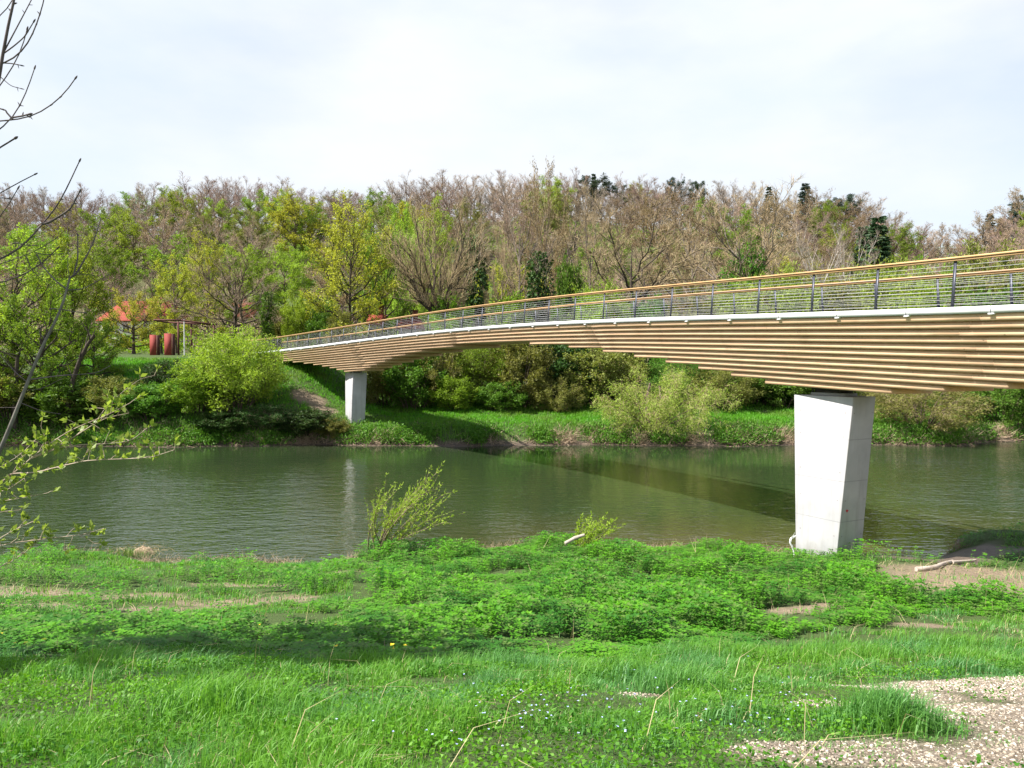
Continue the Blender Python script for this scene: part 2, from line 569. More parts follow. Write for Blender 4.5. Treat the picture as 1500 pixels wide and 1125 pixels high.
def spawn(C, q, length, t0=.3, t1=1.0, fwd=.6, spread=.8, up=.25, out=None, m=4, bend=.25, centre=None):
    """q children on each curve; length: scalar or (M,) array of parent-based lengths"""
    M = len(C)
    t = t0 + (t1 - t0) * (np.arange(q)[None] + R.random((M, q))) / q
    p, tg = along(C, t)
    d = fwd * tg + spread * unit(R.normal(size=p.shape)) + np.array([0, 0, up])
    if centre is not None and out:
        d = d + out * unit((p - centre) * np.array([1, 1, .4]))
    d = unit(d)
    L = np.broadcast_to(np.asarray(length, float).reshape(-1, 1), (M, q)) * (1.1 - .55 * t) * R.uniform(.7, 1.25, (M, q))
    s = np.linspace(0, 1, m)
    bv = R.normal(size=p.shape) * bend + np.array([0, 0, bend * .8 * (1 if up >= 0 else -1)])
    K = p[:, :, None] + L[:, :, None, None] * (d[:, :, None] * s[:, None] + bv[:, :, None] * (s ** 2)[:, None] * .5)
    return K.reshape(M * q, m, 3), L.reshape(-1), t.reshape(-1)


ENV = {'dome': lambda t: np.sqrt(np.clip(1 - (np.abs(t - .42) / .6) ** 2.2, 0.02, 1)), 'vase': lambda t: np.clip(.35 + .75 * t, 0, 1) * np.sqrt(np.clip(1 - (np.clip(t - .7, 0, 1) / .34) ** 2, .02, 1)),
       'col': lambda t: np.sqrt(np.clip(1 - (np.abs(t - .4) / .62) ** 2.6, .02, 1)) * .9}


def limb_curves(H, Rad, base, n1, env, trunk, seed_az=0.0, low=.55, m=7, rise=.35):
    t = np.clip((np.arange(n1) + .5) / n1 + R.normal(size=n1) * .03, .03, 1)
    az = np.arange(n1) * 2.39996 + seed_az + R.normal(size=n1) * .25
    rad = Rad * ENV[env](t) * R.uniform(.78, 1.05, n1)
    z = base * H + t * (1 - base) * H * R.uniform(.96, 1.02, n1)
    tgt = np.stack([np.cos(az) * rad, np.sin(az) * rad, z], 1)
    zt = base * H * .75 + (z - base * H) * low
    tt = np.clip(zt / trunk[-1, 2], .08, .99)
    p0, _ = along(trunk[None], tt[None])
    p0 = p0[0]
    ctrl = p0 + (tgt - p0) * np.array([.62, .62, rise]) + R.normal(size=p0.shape) * .04 * Rad
    s = np.linspace(0, 1, m)[None, :, None]
    C = (1 - s) ** 2 * p0[:, None] + 2 * s * (1 - s) * ctrl[:, None] + s ** 2 * tgt[:, None]
    C[:, 1:-1] += R.normal(size=(n1, m - 2, 3)) * .022 * Rad
    return C, tt


def make_tree(H, Rad, base=.25, n=(14, 7, 6, 6), env='dome', tr=.3, up=.3, twig_w=.035, twig_l=.9, leaf=None, lean=.03, low=.55, rise=.35, droop=0.0, knob=False, wl2=.42):
    """-> (trunk MB, crown MB); crown slot 0 twigs, slot 1 leaves"""
    s = np.linspace(0, 1, 11)
    tk = np.stack([np.cumsum(R.normal(size=11)) * lean * H * .12, np.cumsum(R.normal(size=11)) * lean * H * .12, s * H * .74], 1)
    tk[:, :2] -= tk[0, :2]
    cen = np.array([0, 0, H * (base + .3 * (1 - base))])
    T, Cn = MB(), MB()
    rad_t = tr * (1 - s) ** .8 + .02
    rad_t[0] *= 1.35
    T.tubes(tk, rad_t[None], 8)
    C1, tt = limb_curves(H, Rad, base, n[0], env, tk, R.random() * 6, low, rise=rise)
    L1 = np.linalg.norm(C1[:, -1] - C1[:, 0], axis=1)
    r1 = (tr * .55 * (1 - tt) ** .6 + .035)[:, None] * np.linspace(1, .22, C1.shape[1])[None]
    T.tubes(C1, r1, 5)
    C2, L2, t2 = spawn(C1, n[1], L1 * wl2, .25, 1, .6, .75, up, .35, 5, .25, cen)
    T.tubes(C2, np.linspace(.05, .018, 5)[None] * (tr / .3) ** .5 * (1.2 - .5 * t2)[:, None], 4)
    C3, L3, _ = spawn(C2, n[2], np.maximum(L2 * .5, twig_l * .8), .2, 1, .6, .8, up - droop, .25, 4, .3, cen)
    Cn.tubes(C3, np.linspace(.8, .3, 4)[None] * twig_w * np.ones((len(C3), 1)), 3, 0)
    C4, L4, _ = spawn(C3, n[3], twig_l, .15, 1, .6, .8, up * .7 - droop, .1, 3, .3, cen)
    d4 = C4[:, -1] - C4[:, 0]
    Cn.blades(C4[:, 0], d4, twig_w * .9, 0)
    if leaf:
        k, size, asp = leaf
        cnt = len(C4) * k
        i = R.integers(0, len(C4), cnt)
        p = C4[i, 0] + d4[i] * R.random((cnt, 1)) ** .7 + R.normal(size=(cnt, 3)) * size * .4
        a = unit(d4[i]) * .5 + R.normal(size=(cnt, 3)) * .8 + np.array([0, 0, -.15])
        Cn.leaves(p, a, size * R.uniform(.6, 1.3, cnt), asp, 1)
    return T, Cn


def make_bush(H, Rad, stems=14, n=(7, 6, 5), leaf=(3, .16, .5), twig_w=.02, up=.3, twig_l=.5, spread=1.0, droop=0, base_spread=.25, lobes=0, shift=(0, 0), leafstart=0.0):
    az = np.arange(stems) * 2.4 + R.random(stems) * .5
    rr = np.sqrt((np.arange(stems) + .5) / stems)
    p0 = np.stack([np.cos(az) * rr * Rad * base_spread, np.sin(az) * rr * Rad * base_spread, np.full(stems, -.15)], 1)
    top = np.stack([np.cos(az) * rr * Rad * .85 * spread + shift[0], np.sin(az) * rr * Rad * .85 * spread + shift[1], H * (1 - .55 * rr ** 2) * R.uniform(.82, 1.0, stems)], 1)
    ctrl = p0 + (top - p0) * np.array([.35, .35, .65])
    s = np.linspace(0, 1, 7)[None, :, None]
    C1 = (1 - s) ** 2 * p0[:, None] + 2 * s * (1 - s) * ctrl[:, None] + s ** 2 * top[:, None]
    T, Cn = MB(), MB()
    T.tubes(C1, np.linspace(1.6, .35, 7)[None] * .035 * max(H / 5, .3), 5)
    L1 = np.linalg.norm(C1[:, -1] - C1[:, 0], axis=1)
    cen = np.array([0, 0, H * .35])
    C2, L2, _ = spawn(C1, n[0], L1 * .36, .12, 1, .55, .85, up, .4, 4, .3, cen)
    T.tubes(C2, np.linspace(.6, .25, 4)[None] * .028 * max(H / 5, .3), 3)
    C3, L3, _ = spawn(C2, n[1], np.maximum(L2 * .5, twig_l * .7), .15, 1, .6, .8, up - droop, .2, 3, .3, cen)
    Cn.blades(C3[:, 0], C3[:, -1] - C3[:, 0], twig_w, 0)
    C4, L4, _ = spawn(C3, n[2], twig_l, .1, 1, .6, .8, up * .6 - droop, .1, 3, .3, cen)
    d4 = C4[:, -1] - C4[:, 0]
    Cn.blades(C4[:, 0], d4, twig_w * .6, 0)
    k, size, asp = leaf
    cnt = int(len(C4) * k)
    i = R.integers(0, len(C4), cnt)
    p = C4[i, 0] + d4[i] * R.random((cnt, 1)) + R.normal(size=(cnt, 3)) * size * .35
    a = unit(d4[i]) * .6 + R.normal(size=(cnt, 3)) * .7 + np.array([0, 0, .1 - droop])
    keep = p[:, 2] > 0.02
    Cn.leaves(p[keep], a[keep], (size * R.uniform(.6, 1.3, cnt))[keep], asp, 1)
    return T, Cn


def make_conifer(H, Rad, whorls=26, per=7, base=.08, top_flat=0.0, dens=26):
    T, Cn = MB(), MB()
    s = np.linspace(0, 1, 9)
    tk = np.stack([R.normal(size=9) * .03, R.normal(size=9) * .03, s * H], 1)
    tk[0] = 0
    T.tubes(tk, (.24 * (1 - s) + .02)[None], 7)
    cs = []
    for k in range(whorls):
        t = k / (whorls - 1)
        z = H * (base + (1 - base) * t * .985)
        L = Rad * (1 - t) ** .85 * (1.0) + .25
        for j in range(per):
            az = j * 2 * math.pi / per + k * .7 + R.normal() * .25
            l = L * R.uniform(.6, 1.12)
            d = np.array([math.cos(az), math.sin(az), 0])
            q = np.linspace(0, 1, 5)[:, None]
            cs.append(np.array([0, 0, z + R.normal() * .15]) + d * l * q + np.array([0, 0, 1.0]) * l * (.10 * q - .42 * q ** 2 + .22 * q ** 3))
    cs = np.array(cs)
    T.tubes(cs, np.linspace(.035, .01, 5)[None], 3)
    M = len(cs)
    t = R.random((M, dens)) ** .7
    p, tg = along(cs, .1 + .9 * t)
    side = unit(np.cross(tg, np.array([0, 0, 1.0]))) * R.choice([-1, 1], (M, dens))[..., None]
    a = tg * .7 + side * .8 + R.normal(size=p.shape) * .25 + np.array([0, 0, -.2])
    Cn.leaves(p.reshape(-1, 3), a.reshape(-1, 3), R.uniform(.35, .75, M * dens), .28, 1, .6)
    return T, Cn


def make_pine(H, Rad, base=.55, n1=16):
    T, Cn = MB(), MB()
    s = np.linspace(0, 1, 11)
    tk = np.stack([np.cumsum(R.normal(size=11)) * .14, np.cumsum(R.normal(size=11)) * .14, s * H * .95], 1)
    tk[:, :2] -= tk[0, :2]
    T.tubes(tk, (.26 * (1 - s) + .03)[None], 7)
    C1, tt = limb_curves(H, Rad, base, n1, 'dome', tk, 0, .85, rise=.55)
    T.tubes(C1, .08 * np.linspace(1, .3, C1.shape[1])[None], 4)
    L1 = np.linalg.norm(C1[:, -1] - C1[:, 0], axis=1)
    C2, L2, _ = spawn(C1, 7, L1 * .4, .35, 1, .7, .6, .2, None, 4)
    T.tubes(C2, np.linspace(.03, .012, 4)[None], 3)
    ends = np.concatenate([C2[:, -1], C2[:, 2], C1[:, -1]])
    cnt = 34
    p = np.repeat(ends, cnt, 0)
    a = unit(R.normal(size=p.shape) * np.array([1, 1, .6]) + np.array([0, 0, .25]))
    Cn.leaves(p + a * R.random((len(p), 1)) * .35, a, R.uniform(.25, .6, len(p)), .22, 1)
    return T, Cn


def make_ivy(H, Rad, count=2900):
    """a trunk wrapped in ivy with a few bare limbs out of its top"""
    T, Cn = MB(), MB()
    s = np.linspace(0, 1, 11)
    tk = np.stack([np.cumsum(R.normal(size=11)) * .12, np.cumsum(R.normal(size=11)) * .12, s * H], 1)
    tk[:, :2] -= tk[0, :2]
    T.tubes(tk, (.28 * (1 - s) + .05)[None], 7)
    C1, _ = limb_curves(H * 1.12, Rad * 1.6, .45, 7, 'vase', tk, 1.0, .7)
    T.tubes(C1, .07 * np.linspace(1, .3, C1.shape[1])[None], 4)
    C2, _, _ = spawn(C1, 6, np.full(7, H * .12), .3, 1)
    T.tubes(C2, np.linspace(.03, .012, 4)[None], 3)
    C3, _, _ = spawn(C2, 8, .9, .2, 1)
    Cn.blades(C3[:, 0], C3[:, -1] - C3[:, 0], .03, 0)
    t = R.beta(1.0, 1.15, count)
    p, _ = along(tk[None], t[None])
    az = R.random(count) * 6.283
    prof = (.55 + .45 * np.sin(np.clip(t * 1.05, 0, 1) * math.pi) ** .5) * (.25 + 1.3 * vnoise(np.cos(az) * 1.2 + np.sin(az), t * 7, .8) ** 1.2)
    rr = Rad * prof * np.sqrt(R.random(count)) ** .5
    out = np.stack([np.cos(az), np.sin(az), np.zeros(count)], 1)
    p = p[0] + out * rr[:, None]
    Cn.leaves(p, out * .5 + R.normal(size=p.shape) * .6 + np.array([0, 0, -.5]), R.uniform(.18, .4, count), .7, 1)
    return T, Cn


# materials for plants
BARK_DARK = mat_bark('dark bark', (0.045, 0.035, 0.028), (0.10, 0.08, 0.06))
BARK_BROWN = mat_bark('brown bark', (0.085, 0.062, 0.048), (0.17, 0.13, 0.10))
BARK_GREY = mat_bark('grey bark', (0.12, 0.10, 0.085), (0.24, 0.20, 0.165))
BARK_TAN = mat_bark('tan bark', (0.17, 0.13, 0.085), (0.30, 0.24, 0.16))
BARK_PALE = mat_bark('pale bark', (0.34, 0.31, 0.28), (0.55, 0.52, 0.48), 3.0)
TW_PURPLE = mat_bark('purple twigs', (0.255, 0.175, 0.145), (0.35, 0.245, 0.20), .3)
TW_BROWN = mat_bark('brown twigs', (0.29, 0.21, 0.15), (0.40, 0.30, 0.215), .3)
TW_TAN = mat_bark('tan twigs', (0.32, 0.24, 0.135), (0.43, 0.335, 0.20), .3)
TW_GREY = mat_bark('grey twigs', (0.29, 0.235, 0.19), (0.38, 0.315, 0.255), .3)
TW_GREEN = mat_bark('olive twigs', (0.14, 0.13, 0.05), (0.20, 0.18, 0.08), .3)
LF_SPRING = mat_leaf('spring leaves', (0.15, 0.27, 0.018), (0.25, 0.37, 0.035), .45)
LF_YELLOW = mat_leaf('yellow green leaves', (0.36, 0.38, 0.03), (0.48, 0.49, 0.06), .45)
LF_LIME = mat_leaf('lime leaves', (0.26, 0.38, 0.03), (0.37, 0.49, 0.06), .48)
LF_GREEN = mat_leaf('green leaves', (0.075, 0.185, 0.018), (0.14, 0.27, 0.03), .4)
LF_DARK = mat_leaf('dark green leaves', (0.026, 0.07, 0.014), (0.06, 0.13, 0.025), .25)
LF_OLIVE = mat_leaf('olive leaves', (0.18, 0.20, 0.04), (0.27, 0.29, 0.07), .4)
LF_PALE = mat_leaf('pale willow leaves', (0.27, 0.36, 0.05), (0.38, 0.46, 0.09), .48)
LF_BUD = mat_leaf('brown buds', (0.18, 0.12, 0.06), (0.26, 0.19, 0.09), .25)
NEEDLE = mat_leaf('needles', (0.028, 0.058, 0.022), (0.055, 0.10, 0.038), .1)
NEEDLE_BLUE = mat_leaf('blue needles', (0.045, 0.078, 0.055), (0.075, 0.115, 0.08), .1)


class Kind:
    def __init__(self, T, C, H, Rad, tn='trunk', cn='crown'):
        self.t = T.mesh('trunk', BARK_BROWN, True)
        self.c = C.mesh('crown', [TW_BROWN, LF_GREEN])
        self.H, self.R, self.tn, self.cn = H, Rad, tn, cn


def plant(kind, name, label, cat, loc, H, Rad, bark, twig, leaf, rz=None, group=None, tilt=(0, 0)):
    """one thing > trunk, crown; meshes are shared, materials belong to the object"""
    o = thing(name, label, cat, loc, R.random() * 6.28 if rz is None else rz, group)
    o.rotation_euler = (tilt[0], tilt[1], o.rotation_euler.z)
    o.scale = (Rad / kind.R, Rad / kind.R, H / kind.H)
    for nm, me, mats in ((kind.tn, kind.t, [bark]), (kind.cn, kind.c, [twig, leaf])):
        c = link(nm, me, o)
        for i, mm in enumerate(mats):
            if i < len(c.material_slots):
                c.material_slots[i].link = 'OBJECT'
                c.material_slots[i].material = mm
    return o


def K(fn, H, Rad, *a, tn='trunk', cn='crown', **k):
    T, C = fn(H, Rad, *a, **k)
    return Kind(T, C, H, Rad, tn, cn)


BARE = [K(make_tree, 18, 5.5, .22, (15, 7, 6, 8), 'dome', .26, .35, .032, 1.0), K(make_tree, 18, 5.0, .28, (14, 7, 6, 8), 'vase', .24, .45, .032, 1.0),
        K(make_tree, 18, 6.0, .2, (17, 7, 6, 7), 'dome', .28, .25, .032, 1.1), K(make_tree, 18, 4.2, .3, (12, 7, 6, 8), 'col', .22, .45, .032, .95)]
BUDDY = [K(make_tree, 18, 5.5, .22, (15, 7, 6, 5), 'dome', .26, .35, .03, 1.0, leaf=(2, .22, .6)), K(make_tree, 18, 5.0, .2, (14, 7, 6, 5), 'col', .26, .4, .03, 1.0, leaf=(2, .22, .6))]
LEAFY = [K(make_tree, 17, 5.0, .16, (16, 7, 6, 5), 'dome', .26, .35, .03, .95, leaf=(4, .26, .6)), K(make_tree, 17, 4.6, .14, (16, 7, 6, 5), 'col', .24, .4, .03, .9, leaf=(4, .26, .6))]
SPARSE = [K(make_tree, 18, 5.5, .12, (20, 8, 6, 5), 'dome', .24, .4, .03, .95, leaf=(3, .24, .6), low=.6), K(make_tree, 18, 4.5, .14, (18, 8, 6, 5), 'col', .22, .45, .03, .9, leaf=(3, .24, .6), low=.6)]
ROUND = [K(make_tree, 9, 4.2, .1, (16, 7, 6, 5), 'dome', .2, .3, .02, .6, leaf=(4, .17, .6))]
BUSH = [K(make_bush, 5, 3.2, 16, (8, 7, 5), (3.6, .18, .55)), K(make_bush, 5, 3.0, 15, (8, 7, 5), (3.2, .2, .6)), K(make_bush, 4, 3.2, 16, (8, 7, 5), (4.0, .15, .5))]
for kd in BUSH: kd.tn, kd.cn = 'stems', 'foliage'
WILLOW = [K(make_bush, 5, 3.4, 18, (8, 7, 6), (3.4, .19, .3), .018, .25, .7, 1.0, .12, tn='stems', cn='foliage'),
          K(make_bush, 5, 3.4, 16, (8, 7, 5), (3.2, .17, .32), .02, .1, .7, 1.1, .3, tn='stems', cn='foliage')]
CONIFER = [K(make_conifer, 17, 3.0, 26, 8, .05, 0, 38), K(make_conifer, 17, 3.4, 22, 8, .05, 0, 38)]
PINE = [K(make_pine, 17, 3.6), K(make_pine, 17, 4.2, .5, 14)]
IVY = [K(make_ivy, 11, 1.3), K(make_ivy, 10, 1.6, 3600)]
POLLARD = K(make_tree, 13, 5.6, .46, (16, 9, 7, 5), 'vase', .42, .55, .03, 1.3, low=.08, rise=.45, wl2=.5)


def top_h(px, topy, d):
    """location on the ground and height so that the top reaches photo row topy"""
    x = PX(px, d)
    z = float(ground_z(x, d))
    zt = float(P(px, topy, d)[2])
    return np.array([x, d, z - .1]), max(zt - z, 1.0)


def put(kind, px, d, topy, wpx, name, label, cat, bark, twig, leaf, group=None, **kw):
    loc, H = top_h(px, topy, d)
    return plant(kind, name, label, cat, loc, H, wpx / F * d * .5, bark, twig, leaf, group=group, **kw)
#@@BRIDGE
# ------------------------------------------------------------------ the footbridge
KB = 0.93
BW = 4.3


def left_x(d):
    q = d / KB
    return KB * (11.1 - .478 * (q - 20.2) - .00343 * (q - 20.2) * (q - 43.4))


def left_n(d):
    q = d / KB
    s = -.478 - .00343 * ((q - 20.2) + (q - 43.4))
    v = np.stack([np.ones_like(q), -s], -1)
    return v / np.linalg.norm(v, axis=-1, keepdims=True)


_D = np.linspace(2.0, 82, 3000)


def line_xy(d, o=0.0):
    d = np.asarray(d, float)
    n = left_n(d)
    return np.stack([left_x(d) + n[..., 0] * o, d + n[..., 1] * o], -1)


def px_to_d(px, o=0.0):
    L = line_xy(_D, o)
    p = 750 + F * L[:, 0] / L[:, 1]
    return float(np.interp(-px, -p, _D))


_fp = [(1500, 446.7), (1396, 449.9), (1300, 453), (1200, 456), (1150, 457.9), (1100, 459), (1000, 464), (900, 468), (780, 473.3), (690, 479.5), (604, 487.5), (540, 495.5), (487, 503.5), (407, 512.5)]
_fd = np.array([px_to_d(a) for a, b in _fp])
_fz = np.array([P(a, b, d)[2] for (a, b), d in zip(_fp, _fd)])
_pf = np.polyfit(_fd, _fz, 4)


def deck_z(d):
    d = np.asarray(d, float)
    c = np.clip(d, 17.5, 72)
    z = np.polyval(_pf, c)
    s = np.polyval(np.polyder(_pf), c)
    return z + np.clip(s, -.09, .05) * (d - c)


def sweep(mb, d, o0, o1, dz0, dz1, mat=0):
    """solid strip along the bridge: between offsets o0..o1, heights deck+dz0..deck+dz1"""
    d = np.asarray(d, float)
    z = deck_z(d)
    a, b = line_xy(d, o0), line_xy(d, o1)
    n = len(d)
    v = np.zeros((n, 4, 3))
    v[:, 0, :2], v[:, 1, :2], v[:, 2, :2], v[:, 3, :2] = a, b, b, a
    v[:, 0, 2] = v[:, 1, 2] = z + dz0
    v[:, 2, 2] = v[:, 3, 2] = z + dz1
    q = []
    i = np.arange(n - 1) * 4
    for k in range(4):
        k2 = (k + 1) % 4
        q.append(np.stack([i + k, i + k2, i + 4 + k2, i + 4 + k], 1))
    q.append(np.array([[3, 2, 1, 0], [(n - 1) * 4, (n - 1) * 4 + 1, (n - 1) * 4 + 2, (n - 1) * 4 + 3]]))
    mb.add(v.reshape(-1, 3), np.concatenate(q), mat=mat)


def mat_timber(name, c1, c2, c3, grain=1.0):
    m, nt, out = new_mat(name)
    tc = nt.nodes.new('ShaderNodeTexCoord')
    mp = nt.nodes.new('ShaderNodeMapping')
    mp.vector_type = 'TEXTURE'
    mp.inputs['Rotation'].default_value = (0, 0, math.radians(118))
    mp.inputs['Scale'].default_value = (14, 1.0, 1.0)
    nt.links.new(tc.outputs['Object'], mp.inputs[0])
    geo = nt.nodes.new('ShaderNodeNewGeometry')
    g1 = noise(nt, mp.outputs[0], 9.0, 6, .6)
    g2 = noise(nt, mp.outputs[0], 1.6, 3)
    c = mixc(nt, ramp(nt, g1, [(.3, 0.0), (.7, 1.0)]), c1, c2)
    c = mixc(nt, ramp(nt, g2, [(.4, 0.0), (.75, .7)]), c, c3)
    hs = nt.nodes.new('ShaderNodeHueSaturation')
    nt.links.new(c, hs.inputs['Color'])
    nt.links.new(math_n(nt, 'MULTIPLY_ADD', geo.outputs['Random Per Island'], .28, .86), hs.inputs['Value'])
    kn = N(nt, 'ShaderNodeTexVoronoi', Scale=2.6)
    mp2 = nt.nodes.new('ShaderNodeMapping')
    mp2.inputs['Scale'].default_value = (1, 1, 2.5)
    nt.links.new(tc.outputs['Object'], mp2.inputs[0])
    nt.links.new(mp2.outputs[0], kn.inputs['Vector'])
    mp3 = nt.nodes.new('ShaderNodeMapping')
    mp3.inputs['Scale'].default_value = (1.4, 1.4, .5)
    nt.links.new(tc.outputs['Object'], mp3.inputs[0])
    stain = mixc(nt, ramp(nt, noise(nt, mp3.outputs[0], 1.1, 6, .62), [(.55, 0.0), (.82, .45)]), hs.outputs[0], (.30, .20, .13))
    c = mixc(nt, ramp(nt, kn.outputs['Distance'], [(0.045, .75), (.085, 0.0)]), stain, (.16, .085, .04))
    nt.links.new(principled(nt, c, .6, .25, 0, bump(nt, g1, .15, .01)).outputs[0], out.inputs[0])
    return m


M_TIMBER = mat_timber('larch layers', (.64, .415, .255), (.84, .60, .395), (.70, .44, .265))
M_RAILWOOD = mat_timber('oiled rail', (.48, .29, .13), (.60, .39, .20), (.38, .22, .10))
M_STEEL = mat_plain('dark steel', (.05, .055, .075), (.07, .075, .10), 6, .45, .5, .4)
M_WIRE = mat_plain('steel wire', (.55, .55, .56), (.62, .62, .63), 6, .4, .5, .3)
M_FASCIA = mat_plain('pale edge trim', (.62, .63, .65), (.72, .73, .74), 1.5, .5, .4)
M_DECK = mat_plain('deck', (.10, .10, .10), (.14, .14, .14), 5, .8, .2)
M_WHITE = mat_plain('white metal', (.78, .78, .78), (.82, .82, .82), 5, .4, .4)
M_BEARING = mat_plain('bearing', (.035, .03, .03), (.07, .055, .05), 9, .6, .3)

bridge = thing('footbridge', 'long curved timber footbridge with stepped wooden layers, pale edge and wire railing crossing the river', 'bridge')
dfull = np.concatenate([np.arange(3.0, 78, .8), [78.0]])
TH, STEP, O0 = .172, .075, .04
NL = 12
beam = MB()
farL = [415, 429, 445, 459, 472, 483, 493, 504]
farR = [663, 617, 593, 573, 563, 551, 542, 534]
nearL = [776, 833, 883, 929, 975, 1023, 1071, 1121]
nearR_px = {11: 1304, 10: 1381, 9: 1475}
d11, d9 = px_to_d(1304, O0 + STEP * 11), px_to_d(1475, O0 + STEP * 9)
stepd = (d11 - d9) / 2
for i in range(NL):
    o = O0 + STEP * i
    spans = []
    if i < 4:
        spans.append((3.5, 73.0 - .0 * i))
    else:
        j = i - 4
        n1 = px_to_d(nearR_px[i], o) if i in nearR_px else d9 - stepd * (9 - i)
        spans.append((n1, px_to_d(nearL[j], o)))
        spans.append((px_to_d(farR[j], o), px_to_d(farL[j], o)))
    for a, b in spans:
        cut = sorted({a, b} | {c for c in (9.0 + .07 * i, 18.2 + .3 * (i % 3), px_to_d(866 + 3 * i, o), 46.0 + .1 * i, 58.5 + .5 * (i % 2)) if a + 1.2 < c < b - 1.2})
        for a_, b_ in zip(cut[:-1], cut[1:]):
            nn = max(3, int((b_ - a_) / .8))
            sweep(beam, np.linspace(a_ + (.003 if a_ != a else 0), b_ - (.003 if b_ != b else 0), nn), o, BW - O0 - .165 * i, -.16 - TH * (i + 1) + .003, -.16 - TH * i - (.030 if i else 0))
            if i: sweep(beam, np.linspace(a_ + (.05 if a_ == a else .003), b_ - (.05 if b_ == b else .003), nn), o + .06, BW - O0 - .165 * i - .06, -.16 - TH * i - .034, -.16 - TH * i + .001)
beam.obj('timber_beam', M_TIMBER, bridge)
for o0, o1 in ((-.03, .03), (BW - .03, BW + .03)):
    f = MB()
    sweep(f, dfull, o0, o1, -.165, 0.0)
    f.obj('edge_trim', M_FASCIA, bridge)
dk = MB()
sweep(dk, dfull, .032, BW - .032, -.158, -.03)
dk.obj('deck', M_DECK, bridge)
# seams of the edge trim, posts, lamps
arc = np.concatenate([[0], np.cumsum(np.linalg.norm(np.diff(line_xy(_D), axis=0), axis=1))])
RH = 1.09


def stations(o, px0, gap, d0=4.0, d1=77.0):
    L = line_xy(_D, o)
    a = np.concatenate([[0], np.cumsum(np.linalg.norm(np.diff(L, axis=0), axis=1))])
    s0 = np.interp(px_to_d(px0, o), _D, a)
    lo, hi = np.interp([d0, d1], _D, a)
    k = np.arange(math.ceil((lo - s0) / gap), math.floor((hi - s0) / gap) + 1)
    return np.interp(s0 + k * gap, a, _D)


pm = MB()
pm.box((0, 0, .5), (.024, .075, 1.3))
pm.box((0, 0, -.13), (.05, .10, .05))
post_me = pm.mesh('post', M_STEEL)
GAP = 2.28
for side, o, px0, ln in ((0, .10, 1281, .075), (1, BW - .10, 1374, -.075)):
    for d in stations(o, px0, GAP):
        xy, n = line_xy(d, o), left_n(np.array(d))
        c = link('post', post_me, bridge)
        c.location = (xy[0], xy[1], float(deck_z(d)))
        rz = math.atan2(n[1], n[0])
        c.rotation_euler = (0, ln, rz)
        c.scale = (1.0, 1.0, .97)
    oi = o + ln * 1.0
    hr = MB()
    sweep(hr, dfull, oi - .065, oi + .065, RH + .045, RH + .092)
    sweep(hr, dfull, oi - .045, oi + .045, RH - .005, RH + .036)
    hr.obj('handrail', M_RAILWOOD, bridge)
    wm = MB()
    for k in range(10):
        h = .08 + k * .1
        oo = o + ln * h
        xy = line_xy(dfull, oo)
        wm.tubes(np.concatenate([xy, (deck_z(dfull) + h)[:, None]], 1), .0045, 4)
    wm.obj('wire_cables', M_WIRE, bridge)
bm_ = MB()
bm_.box((0, 0, -.185), (.16, .14, .03))
bm_.box((0, 0, -.17), (.10, .20, .012))
bk_me = bm_.mesh('edge_bracket', M_WHITE)
for d in stations(-.01, 1327, GAP, 10, 76):
    xy, n = line_xy(d, .04), left_n(np.array(d))
    c = link('edge_bracket', bk_me, bridge)
    c.location = (xy[0], xy[1], float(deck_z(d)))
    c.rotation_euler = (0, 0, math.atan2(n[1], n[0]))
sm = MB()
sm.box((0, 0, -.082), (.006, .012, .16))
sm_me = sm.mesh('trim_joint', M_STEEL)
for d in stations(0, 1327, GAP, 10, 76):
    xy, n = line_xy(d, -.032), left_n(np.array(d))
    c = link('trim_joint', sm_me, bridge)
    c.location = (xy[0], xy[1], float(deck_z(d)))
    c.rotation_euler = (0, 0, math.atan2(n[1], n[0]))


def mat_concrete(zs, red=None, tone=1.0):
    m, nt, out = new_mat('board marked concrete')
    tc = nt.nodes.new('ShaderNodeTexCoord')
    v = tc.outputs['Object']
    sep = nt.nodes.new('ShaderNodeSeparateXYZ')
    nt.links.new(v, sep.inputs[0])
    a = mixc(nt, ramp(nt, noise(nt, v, 1.1, 6), [(.35, 0.0), (.65, 1.0)]), (.38 * tone, .378 * tone, .395 * tone), (.47 * tone, .465 * tone, .48 * tone))
    a = mixc(nt, ramp(nt, noise(nt, v, 5, 8, .7), [(.55, 0.0), (.8, .35)]), a, (.42, .41, .41))
    mp = nt.nodes.new('ShaderNodeMapping')
    mp.inputs['Scale'].default_value = (3.5, 3.5, .25)
    nt.links.new(v, mp.inputs[0])
    a = mixc(nt, ramp(nt, noise(nt, mp.outputs[0], 2.0, 5), [(.5, 0.0), (.75, .45)]), a, (.29, .28, .265))
    if zs:
        lo = math_n(nt, 'MULTIPLY_ADD', noise(nt, v, 3.0, 5), -.9, sep.outputs[2])
        a = mixc(nt, ramp(nt, lo, [(.55, .5), (.95, 0.0)]), a, (.22, .205, .17))
    fac = None
    for z in zs:
        # a thin shutter joint, wandering a little
        q = math_n(nt, 'ABSOLUTE', math_n(nt, 'SUBTRACT', sep.outputs[2], z))
        q = math_n(nt, 'LESS_THAN', q, math_n(nt, 'MULTIPLY', noise(nt, v, 2.2, 3), .022))
        fac = q if fac is None else math_n(nt, 'MAXIMUM', fac, q)
    if fac is not None:
        a = mixc(nt, math_n(nt, 'MULTIPLY', fac, .55), a, (.22, .22, .24))
    nt.links.new(principled(nt, a, .85, .2, 0, bump(nt, noise(nt, v, 30, 4), .2, .01)).outputs[0], out.inputs[0])
    return m


